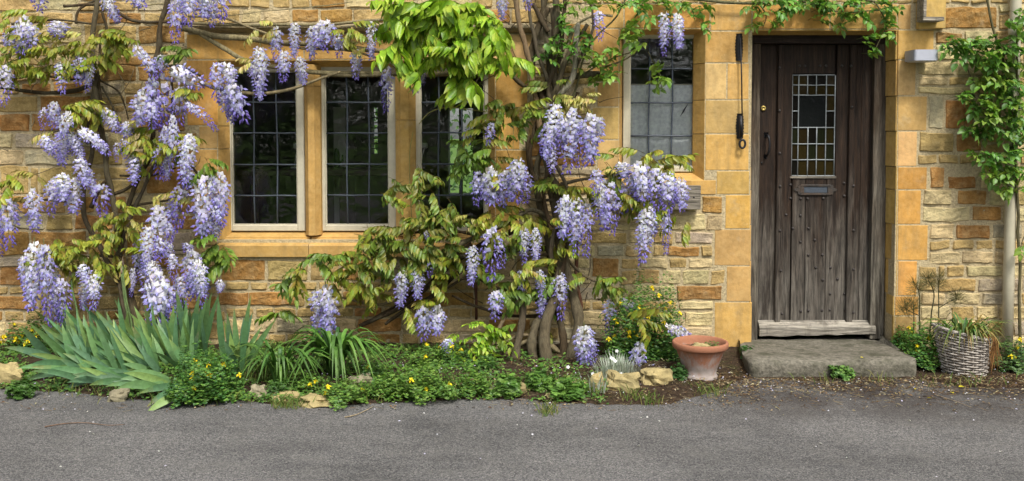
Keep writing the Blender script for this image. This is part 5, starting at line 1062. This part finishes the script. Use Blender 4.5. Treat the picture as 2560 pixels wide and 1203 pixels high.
def corydalis(label, blobs, nfl, cols=CG, sd=1, size=.0145, name='corydalis', mult=3.3, cat='corydalis', flow=None, base=None):
    """BLOBS: (px, py of the foot, width px, height px, leaves)"""
    rr = random.Random(sd); f0 = blobs[0]; t = thing(name, label, cat, base or G(f0[0], f0[1], .02), 'small bedding plants'); mb = MB(); tops = []
    for px, py, wp, hp, n in blobs:
        n = int(n * mult); g = G(px, py, .0); s = (g.y - CAM.y) / FPX; rx = wp * .5 * s; h = hp * s; ry = min(rx, .22)
        for k in range(n):
            an = rr.uniform(0, 6.283); v = rr.random() ** .6; el = math.asin(rr.random()); r_ = (rr.uniform(.72, 1.03) if rr.random() < .75 else rr.uniform(.25, .75)) * (.82 + .5 * noise.noise(Vector((math.cos(an) * 1.7 + px * .013, math.sin(an) * 1.7, el * 1.6))))
            q = Vector((math.cos(an) * math.cos(el) * rx * r_, math.sin(an) * math.cos(el) * ry * r_, (.03 + math.sin(el) * h * r_) + .015 * math.sin(an * 5)))
            nm = Vector((q.x / rx * .5, q.y / ry * .6, .8)) + Vector((rr.uniform(-.5, .5), rr.uniform(-.5, .5), 0)); p = g + Vector((0, ry * .6, 0)) + q
            if p.y > -.02: p.y = -.02 - rr.random() * .05
            dd = Vector((q.x, q.y, -.3 * rr.random())); dd = dd if dd.length > .001 else Vector((1, 0, 0)); lobed(mb, p, dd, nm.normalized(), size * rr.uniform(.7, 1.2), jit(rr.choice(cols), .2, rr), rr)
            if p.z > h * .35 and q.y < .1 * ry: tops.append(p + Vector((0, -.01, .015)))
        for k in range(max(4, n // 180)):
            an = rr.uniform(0, 6.283); e = g + Vector((math.cos(an) * rx * .6, ry * .6 + math.sin(an) * ry * .6, h * rr.uniform(.4, .8))); e.y = min(e.y, -.03); b0 = g + Vector((math.cos(an) * rx * .15, ry * .5, 0)); b0.y = min(b0.y, -.03); tube(mb, [b0, (b0 + e) / 2 + Vector((0, 0, .02)), e], .0022, .0012, 3, (.09, .13, .04))
    kind(mb.build('foliage', M['leaf'], t, smooth=False), 'stuff')
    for k in range(min(nfl, len(tops))):
        p = rr.choice(tops) if flow is None else None
        if p is None: break
        put('flower', rr.choice(CF), p, t, Quaternion((rr.uniform(-1, 1), rr.uniform(-1, 1), 0), .5) @ Quaternion((0, 0, 1), rr.uniform(0, 6)), (1.1, 1.1, 1.1))
    return t
corydalis('yellow flowered corydalis against the wall behind the iris leaf tips', [(70, 905, 120, 110, 520), (25, 900, 70, 90, 200)], 26, sd=2)
corydalis('dark green corydalis with few yellow flowers in front of the iris clump', [(500, 1020, 180, 130, 900), (470, 990, 120, 120, 400), (560, 1000, 90, 100, 280), (440, 1022, 90, 50, 220)], 13, sd=3)
corydalis('low spreading corydalis carpet at the tarmac edge right of the daylilies', [(1050, 1012, 210, 80, 900), (965, 1005, 140, 60, 460), (1180, 1000, 110, 66, 330), (850, 1020, 160, 52, 400), (1060, 940, 120, 60, 300), (770, 990, 90, 40, 130)], 13, sd=4, cols=[(.11, .22, .032), (.14, .26, .038), (.075, .17, .028), (.18, .30, .05)], size=.0135)
corydalis('bushy green corydalis filling the bed between daylilies and trunk', [(1130, 930, 150, 60, 260), (930, 965, 90, 50, 150), (690, 1000, 80, 36, 110), (1220, 945, 80, 50, 120)], 4, sd=14, cols=[(.075, .17, .030), (.10, .21, .036), (.055, .13, .026)])
corydalis('tall mound of corydalis dotted with yellow flowers behind the terracotta pot', [(1620, 922, 215, 225, 1700), (1665, 922, 130, 150, 600), (1560, 922, 130, 180, 700)], 42, sd=5)
corydalis('corydalis with yellow flowers squeezed between the step and the wicker basket', [(2320, 930, 120, 110, 720), (2270, 885, 80, 60, 260)], 8, sd=6)
corydalis('small yellow green plant beside the foot of the downpipe', [(2545, 940, 90, 90, 360)], 5, sd=7, cols=[(.09, .17, .05), (.12, .20, .05), (.06, .13, .035)], base=G(2530, 945))
corydalis('tiny lobed weed growing at the front edge of the door step', [(2112, 953, 58, 26, 130)], 0, sd=8, name='weed', cat='weed', size=.02, cols=[(.13, .24, .045), (.09, .19, .04)])
corydalis('low leafy weed below the trunk at the tarmac edge', [(1420, 1005, 100, 40, 180), (1350, 985, 80, 50, 160), (1270, 998, 70, 45, 140)], 0, sd=9, name='weed', cat='weed', size=.032, cols=[(.10, .20, .035), (.13, .24, .04), (.075, .16, .03)])
corydalis('small round leaved weed by the pale rock left of the irises', [(45, 1000, 60, 40, 90)], 0, sd=10, name='weed', cat='weed', size=.03, cols=[(.07, .15, .03)])
corydalis('sparse weeds on the bare soil between pot and door step', [(1870, 905, 40, 30, 60), (1700, 960, 40, 40, 90)], 0, sd=12, name='weed', cat='weed', size=.02, cols=[(.06, .14, .035)])
gc = MB(); rg = random.Random(77)
for k in range(26000):
    px, py = rg.uniform(-40, 1520), rg.uniform(890, 1030); p = G(px, py)
    if p.y > -.05 or p.y < edge_y(p.x) - .03: continue
    cl = noise.noise(Vector((p.x * 3.5, p.y * 5, 2)))
    dens = 1.0 if px < 1260 else .34
    if rg.random() > dens * (.62 + 1.3 * cl): continue
    h = max(.004, (.03 + .06 * cl) * rg.random()); p.z = max(.004, bed_z(p.x, p.y)) + h; an = rg.uniform(0, 6.28)
    lobed(gc, p, Vector((math.cos(an), math.sin(an), .1)), Vector((rg.uniform(-.5, .5), rg.uniform(-.7, .2), 1)).normalized(), rg.uniform(.011, .022), jit(rg.choice(((.085, .19, .03), (.12, .24, .036), (.06, .14, .026), (.16, .26, .045))), .2, rg), rg)
kind(gc.build('ground_cover', M['leaf'], smooth=False), 'stuff')
# snow-in-summer: silver tufts with white flowers
sn = thing('silver_plant', 'silvery narrow leaved plant with white flowers beside the pale rocks', 'silver plant', G(1535, 945, .04)); mb = MB()
for px, py, n in ((1525, 945, 150), (1560, 940, 110), (1490, 975, 40), (1545, 930, 80)):
    g = G(px, py, .03)
    for k in range(n):
        an = R.uniform(0, 6.283); o = Vector((math.cos(an), math.sin(an), 0)); b = g + o * R.uniform(0, .085); L = R.uniform(.05, .13); e = b + o * L * R.uniform(.1, .7) + Vector((0, 0, L)); blade(mb, b, (b + e) / 2 + Vector((0, 0, .02)), e, .006, o.cross(Vector((0, 0, 1))), jit((.36, .40, .32), .12), (.45, .48, .40), 2, .2)
kind(mb.build('foliage', M['blade'], sn), 'stuff'); wf = MB()
for k in range(5):
    an = k * 1.2566; leaflet(wf, Vector(), Vector((math.cos(an), math.sin(an), .25)), Vector((0, 0, 1)), .016, .014, (.80, .80, .80), .1, .1)
wfm = wf.mesh('flower', M['petal'])
for px, py in ((1542, 878), (1533, 898), (1538, 903), (1483, 950), (1553, 935), (1420, 918), (1482, 935), (1528, 895)): put('flower', wfm, P(px, py, G(1530, 965).y), sn, Quaternion((1, 0, 0), rad(60)), (.75, .75, .75))
# fennel behind the basket
fe = thing('fennel', 'thin dark fennel with feathery heads standing behind the wicker basket', 'fennel', G(2320, 890)); YFN = -.28
for pts, r0 in (([(2300, 850), (2298, 780), (2297, 735), (2290, 715)], 2.2), ([(2345, 850), (2346, 770), (2347, 700)], 2.2), ([(2325, 850), (2328, 780), (2335, 730), (2320, 700)], 2.2), ([(2285, 850), (2284, 790), (2282, 760)], 1.6), ([(2346, 770), (2370, 755), (2392, 745)], 1.2), ([(2297, 790), (2275, 780), (2262, 770)], 1.2)):
    stem(fe, pts, r0, 1.2, Y=YFN, col=(.055, .05, .022), sides=5, lump=0); e = P(*pts[-1], YFN); mb = MB()
    for k in range(300):
        d = Vector((R.uniform(-1, 1), R.uniform(-.6, .6), R.uniform(-.6, 1))).normalized(); s = e + Vector((0, 0, R.uniform(-.05, .02))) + d * R.uniform(.0, .055); tube(mb, [s, s + (d + Vector((0, 0, .2))) * R.uniform(.015, .04)], .0010, .0005, 3, jit((.15, .14, .045), .25))
    kind(mb.build('feathery_head', M['leaf'], fe, smooth=False), 'stuff')

# ------------------------------------------------------------------ rocks edging the bed
def rockmesh(sd, sx, sy, sz, mat):
    rr = random.Random(sd); mb = MB(); vs = []; fs = []; NU, NV = 20, 12; so = Vector((sd * 3.3, sd * 1.7, 0))
    for j in range(NV + 1):
        ph = math.pi * j / NV
        for i in range(NU):
            th = 2 * math.pi * i / NU; d = Vector((math.sin(ph) * math.cos(th), math.sin(ph) * math.sin(th), math.cos(ph)))
            k = 1 + .5 * noise.noise(d * 1.4 + so) + .26 * noise.noise(d * 3.1 + so) + .10 * noise.noise(d * 7 + so); e = Vector(tuple(math.copysign(abs(q) ** .88, q) for q in d)); vs.append((e.x * k * sx, e.y * k * sy, e.z * k * sz))
    for j in range(NV):
        for i in range(NU): l = (i + 1) % NU; fs.append((j * NU + i, (j + 1) * NU + i, (j + 1) * NU + l, j * NU + l))
    mb.add(vs, fs); return mb.mesh('rock', mat, smooth=False)
for k, (px, py, sx, sz, ry, m, lab) in enumerate(((0, 968, .10, .075, .2, 'rock', 'pale flat rock at the left end of the bed under the iris tips'), (290, 1004, .055, .035, .3, 'rock_grey', 'small mossy rock under the arching iris leaves'), (645, 996, .06, .04, .1, 'rock_grey', 'rounded grey rock below the small iris clump'), (790, 1018, .09, .03, -.1, 'rock', 'flat pale rock lying at the tarmac edge below the daylilies'), (715, 1010, .09, .028, .1, 'rock', 'low pale slab beside the grassy tuft at the tarmac edge'), (900, 972, .07, .045, .4, 'rock_grey', 'grey rock half hidden under the daylily leaves'), (1175, 978, .05, .04, .1, 'rock', 'small pale rock at the end of the corydalis carpet'), (1290, 990, .055, .045, .2, 'rock', 'small square pale rock below the leafy weed'), (1448, 985, .06, .035, .1, 'rock', 'low pale rock left of the silvery plant'), (1493, 985, .05, .07, .3, 'rock', 'narrow upright rock beside the white flowers'), (1555, 985, .10, .072, -.2, 'rock', 'large yellow lichened rock in front of the silvery plant'), (1642, 972, .095, .07, .5, 'rock', 'large pale slanting rock left of the terracotta pot'), (1378, 1000, .03, .02, .2, 'rock', 'pebble sized pale rock under the leafy weed'), (1240, 985, .035, .025, .2, 'rock_grey', 'small dull rock between the weeds and the corydalis'))):
    g = G(px, py); tag(put('rock', rockmesh(31 + k, sx, sx * .75, sz, M[m]), (g.x, g.y + sx * .5, sz * .62), None, Quaternion((0, 0, 1), ry)), lab, 'rock', 'rocks edging the bed')

# ------------------------------------------------------------------ terracotta pot
g = G(1756, 958); g.y += .075; g.z = .004; pot = thing('terracotta_pot', 'weathered terracotta pot with pale salt bloom beside the door step', 'pot', g)
mb = MB(); lathe(mb, [(0.0, .004), (.095, .0), (.104, .006), (.106, .022), (.100, .034), (.094, .042), (.103, .075), (.122, .125), (.142, .178), (.148, .195)], 48, g); mb.build('pot_body', M['terracotta'], pot)
mb = MB(); lathe(mb, [(.1475, .1905), (.160, .192), (.166, .200), (.167, .222), (.163, .231), (.155, .233), (.148, .228), (.143, .205), (.130, .160), (.115, .13)], 48, g); mb.build('pot_rim', M['terracotta'], pot)
mb = MB(); vs = [(g.x, g.y, g.z + .185)]; fs = []
for r_ in (.05, .10, .142):
    for k in range(24): t = k * math.pi / 12; vs.append((g.x + r_ * math.cos(t), g.y + r_ * math.sin(t), g.z + .185 + .012 * noise.noise(Vector((r_ * 40, k, 0)))))
fs = [(0, 1 + k, 1 + (k + 1) % 24) for k in range(24)] + [(1 + q * 24 + k, 1 + (q + 1) * 24 + k, 1 + (q + 1) * 24 + (k + 1) % 24, 1 + q * 24 + (k + 1) % 24) for q in (0, 1) for k in range(24)]
mb.add(vs, fs); mb.build('soil_fill', M['soil'], pot)
tag(put('rock', rockmesh(77, .058, .04, .022, M['rock']), g + Vector((.0, -.03, .200))), 'cream stone lying on the soil inside the terracotta pot', 'rock', 'rocks edging the bed')
wd = thing('weed', 'small green seedlings growing in the terracotta pot', 'weed', g + Vector((.07, .0, .188))); mb = MB()
for k in range(60):
    an = R.uniform(0, 6.28); lobed(mb, g + Vector((.075 + R.uniform(-.035, .035), R.uniform(-.05, .05), .195 + R.random() * .03)), Vector((math.cos(an), math.sin(an), .1)), Vector((R.uniform(-.5, .5), R.uniform(-.5, .3), 1)).normalized(), .014, jit((.12, .17, .04), .3), R)
kind(mb.build('foliage', M['leaf'], wd, smooth=False), 'stuff')

# ------------------------------------------------------------------ wicker basket
g = G(2430, 946); g.y += .10; g.z = .004; bk = thing('wicker_basket', 'tilted grey wicker basket planter standing by the downpipe', 'basket', g); HB, RB, RT = .255, .120, .158
def bpt(t, an, k=0.0):
    r_ = RB + (RT - RB) * t ** .8 + k; tilt = .055
    z = t * HB * (1 + .0 * an); x = r_ * math.cos(an); y = r_ * math.sin(an) * .92; z2 = z - x * tilt * 4.2 * t; return g + Vector((x - z * .10, y, max(.004, z2 + .004)))
NST = 16
for k in range(NST):
    an = 2 * math.pi * k / NST; mb = MB(); tube(mb, [bpt(t / 6, an) for t in range(7)], .0045, sides=5); mb.build('stake', M['wicker'], bk)
NR = 17
for q in range(NR):
    t = .02 + .95 * q / (NR - 1); mb = MB(); seg = NST * 4; tube(mb, [bpt(t, 2 * math.pi * k / seg, .0062 * math.cos(math.pi * (k / 4 + q)) + .001) for k in range(seg)], .0058, sides=5, closed=True); mb.build('weaver', M['wicker'], bk)
mb = MB()
for s in (0, 1, 2): tube(mb, [bpt(1.0, 2 * math.pi * k / 88, .008 * math.cos(k * .9 + s * 2.1)) + Vector((0, 0, .006 * math.sin(k * .9 + s * 2.1))) for k in range(88)], .006, sides=5, closed=True)
mb.build('rim', M['wicker'], bk)
mb = MB(); mb.add([bpt(.80, 2 * math.pi * k / 32, -.008) for k in range(32)], [tuple(range(32))]); mb.build('soil_fill', M['soil'], bk, False)
dc = g + Vector((-.01, 0, .205)); dt = thing('daffodil_plant', 'withering narrow leaves flopping over the rim of the wicker basket', 'daffodil', dc)
for k in range(150):
    an = R.uniform(0, 6.283); o = Vector((math.cos(an), math.sin(an), 0)); a = dc + o * R.uniform(.0, .13); L = R.uniform(.12, .26); dry = R.random() < .22 or False
    c = a + o * L * .30 + Vector((0, 0, L * .9)); b = a + o * L * R.uniform(.5, .95) + Vector((0, 0, L * R.uniform(-.2, .55))); mb = MB(); col = jit((.26, .19, .055) if dry else R.choice(((.10, .19, .035), (.16, .23, .045), (.06, .14, .03))), .2); blade(mb, a, c, b, .013, o.cross(Vector((0, 0, 1))), col, lerp(col, (.30, .20, .05), .6), 6, .3); mb.build('leaf', M['blade'], dt)
for k in range(46):
    an = R.uniform(-1.15, .35); o = Vector((math.cos(an), math.sin(an), 0)); a = bpt(.95, an, -.03) + Vector((0, 0, .01)); e = bpt(.95, an, .04); b = Vector((e.x + R.uniform(-.05, .03), e.y - R.uniform(0, .03), R.uniform(.01, .16))); mb = MB(); col = jit(R.choice(((.22, .105, .035), (.30, .17, .06), (.17, .08, .03))), .2)
    tube(mb, catmull([a, e + Vector((0, 0, .03)), (e * .6 + b * .4), b], 3), .0022, .0014, 4, col); mb.build('dry_leaf', M['dry'], dt)

# ------------------------------------------------------------------ litter on the ground
tw = MB(); tube(tw, [p + Vector((0, 0, .006)) for p in catmull([G(112, 1070), G(160, 1062), (G(215, 1060)), G(270, 1066), G(312, 1064)], 4)], .0032, .0014, 5, (.19, .12, .08)); tag(tw.build('fallen_twig', M['bark']), 'long thin brown twig lying on the tarmac below the irises', 'twig')
tw = MB(); tube(tw, [p + Vector((0, 0, .006)) for p in catmull([G(862, 1046), G(895, 1038), G(935, 1018)], 4)], .003, .0015, 5, (.36, .28, .16)); tag(tw.build('fallen_twig', M['bark']), 'short straw coloured twig at the tarmac edge below the daylilies', 'twig')
tw = MB(); tube(tw, [p + Vector((0, 0, .006)) for p in catmull([G(2335, 989), G(2380, 1003), G(2430, 1022)], 4)], .003, .0015, 5, (.28, .22, .15)); tag(tw.build('fallen_twig', M['bark']), 'straight pale twig on the dirty tarmac below the wicker basket', 'twig')
def ground_z(p): return max(.006, bed_z(p.x, p.y) + .016) if p.y > edge_y(p.x) else .004
pm = MB()
for k in range(560):
    px = R.uniform(-80, 2640); py = 930 + abs(R.gauss(0, 1)) * 45 if R.random() < .93 else R.uniform(950, 1200); p = G(px, py)
    if p.y > -.05 or (X(1850) < p.x < X(2310) and p.y > -.62): continue
    p.z = ground_z(p) + .002; an = R.uniform(0, 6.28); d = Vector((math.cos(an), math.sin(an), R.uniform(0, .4))); leaflet(pm, p, d, Vector((R.uniform(-.6, .6), R.uniform(-.6, .6), 1)), R.uniform(.007, .016), R.uniform(.006, .013), jit(R.choice(((.72, .70, .80), (.62, .58, .76), (.76, .74, .72))), .08), .3, .2)
kind(pm.build('fallen_petals', M['petal']), 'stuff'); pm.v and None
lm = MB()
for k in range(4600):
    r_ = R.random()
    if r_ < .55: px, py = R.uniform(1780, 2640), 948 + abs(R.gauss(0, 1)) * 24
    elif r_ < .85: px, py = R.uniform(1230, 1900), R.uniform(915, 1015)
    else: px, py = R.uniform(-60, 2600), R.uniform(950, 1030)
    p = G(px, py)
    if p.y > -.05 or (X(1865) < p.x < X(2310) and p.y > -.66): continue
    p.z = ground_z(p) + .002; an = R.uniform(0, 6.28); d = Vector((math.cos(an), math.sin(an), R.uniform(-.05, .3))); c = jit(R.choice(((.20, .13, .06), (.13, .08, .04), (.30, .22, .11), (.09, .055, .03), (.34, .29, .17))), .2)
    if R.random() < .4: tube(lm, [p, p + d * R.uniform(.015, .06)], .0011, .0007, 3, c)
    else: leaflet(lm, p, d, Vector((R.uniform(-.6, .6), R.uniform(-.6, .6), 1)), R.uniform(.008, .024), R.uniform(.005, .012), c, .3, .3)
kind(lm.build('leaf_litter', M['dry']), 'stuff')
for k, (px, py, s_) in enumerate(((2396, 972, 1.0), (2383, 988, .8), (2330, 1000, .7), (2290, 975, .6), (2150, 892, .5))):
    mb = MB(); leaflet(mb, Vector(), Vector((1, .2, 0)), Vector((0, -.2, 1)), .045 * s_, .024 * s_, (.60, .50, .03), .3, .1); p = G(px, py); p.z = ground_z(p) + .006
    if py < 900: p = G(px, py, .13); p.z = .128
    tag(put('fallen_leaf', mb.mesh('fallen_leaf', M['leaf']), p, None, Quaternion((0, 0, 1), k * 1.3)), 'small yellow fallen leaf on the worn door step' if py < 900 else ('largest yellow fallen leaf, on the tarmac in front of the wicker basket', 'yellow fallen leaf lying beside the straight pale twig', 'yellow fallen leaf on dark damp tarmac away from the basket', 'small yellow fallen leaf at the right corner of the door step')[k], 'leaf', 'yellow fallen leaves')
gm = MB()
for px, py, n, w_ in ((720, 1018, 130, 45), (1370, 1033, 60, 22), (1780, 985, 50, 40), (1590, 1005, 40, 30), (640, 960, 80, 40), (1030, 900, 40, 60), (1630, 1010, 30, 20), (900, 1000, 90, 120), (1150, 985, 90, 110), (1330, 975, 90, 90), (480, 1005, 60, 120), (250, 985, 70, 140), (1450, 995, 40, 60), (2150, 955, 40, 150), (2420, 965, 30, 100)):
    for k in range(n):
        p = G(px + R.gauss(0, w_ * .6), py + R.gauss(0, 5)); p.z = ground_z(p) - .002; L = R.uniform(.02, .09) ; o = Vector((R.uniform(-.8, .8), R.uniform(-.6, .4), 0)); blade(gm, p, p + o * L * .3 + Vector((0, 0, L * .7)), p + o * L + Vector((0, 0, L * .8)), .004, Vector((1, R.uniform(-.5, .5), 0)), jit(R.choice(((.12, .18, .035), (.20, .20, .06), (.09, .15, .03))), .2), (.24, .22, .07), 3, .2)
kind(gm.build('grass_tufts', M['grass']), 'stuff')

# ------------------------------------------------------------------ gardens: behind the house (through the window) and across the road
def leaf_mass(name, label, cat, blobs, n, size, cols, sd, stuff=False):
    rr = random.Random(sd); mb = MB()
    for cx, cy, cz, rx, ry, rz in blobs:
        for k in range(n):
            d = Vector((rr.gauss(0, 1), rr.gauss(0, 1), rr.gauss(0, 1))).normalized() * rr.uniform(.55, 1.05); p = Vector((cx + d.x * rx, cy + d.y * ry, max(.02, cz + d.z * rz)))
            e = Vector((rr.uniform(-1, 1), rr.uniform(-1, 1), rr.uniform(-1, .4))); leaflet(mb, p, e, Vector((rr.uniform(-1, 1), rr.uniform(-1, 1), 1)), size * rr.uniform(.7, 1.3), size * .6, jit(rr.choice(cols), .25, rr), .2, .2)
    return mb, rr
hm, _ = leaf_mass('', '', '',  [(-3.6 + .9 * k, 8.6, 1.0 + .2 * (k % 2), .8, .5, 1.5 + .25 * (k % 3)) for k in range(7)], 520, .12, [(.05, .12, .02), (.035, .09, .016), (.08, .16, .025)], 3)
tag(hm.build('garden_hedge', M['leaf'], base=True), 'bright green garden hedge seen through the far window', 'hedge')
fw = MB()
for k in range(11):
    x = -22 + 4.3 * k; y = -17 - 2 * (k % 2); h = 6.0 + 1.5 * ((k * 7) % 3)
    tube(fw, [Vector((x, y, 0)), Vector((x + .1, y, h * .3)), Vector((x, y, h * .6))], .22, .1, 8, BR)
    cm, _ = leaf_mass('', '', '', [(x, y, h * .62, 2.6, 2.2, h * .40), (x + 1.2, y + .5, h * .34, 1.9, 1.6, h * .26), (x - 1.3, y + .4, h * .36, 1.8, 1.6, h * .27)], 420, .42, [(.035, .085, .016), (.05, .11, .02), (.03, .07, .015)], 40 + k)
    o = len(fw.v); fw.v += cm.v; fw.f += [tuple(o + q for q in f) for f in cm.f]; fw.c += cm.c; fw.m += cm.m
kind(fw.build('wood_across_road', M['leaf'], base=True), 'stuff')
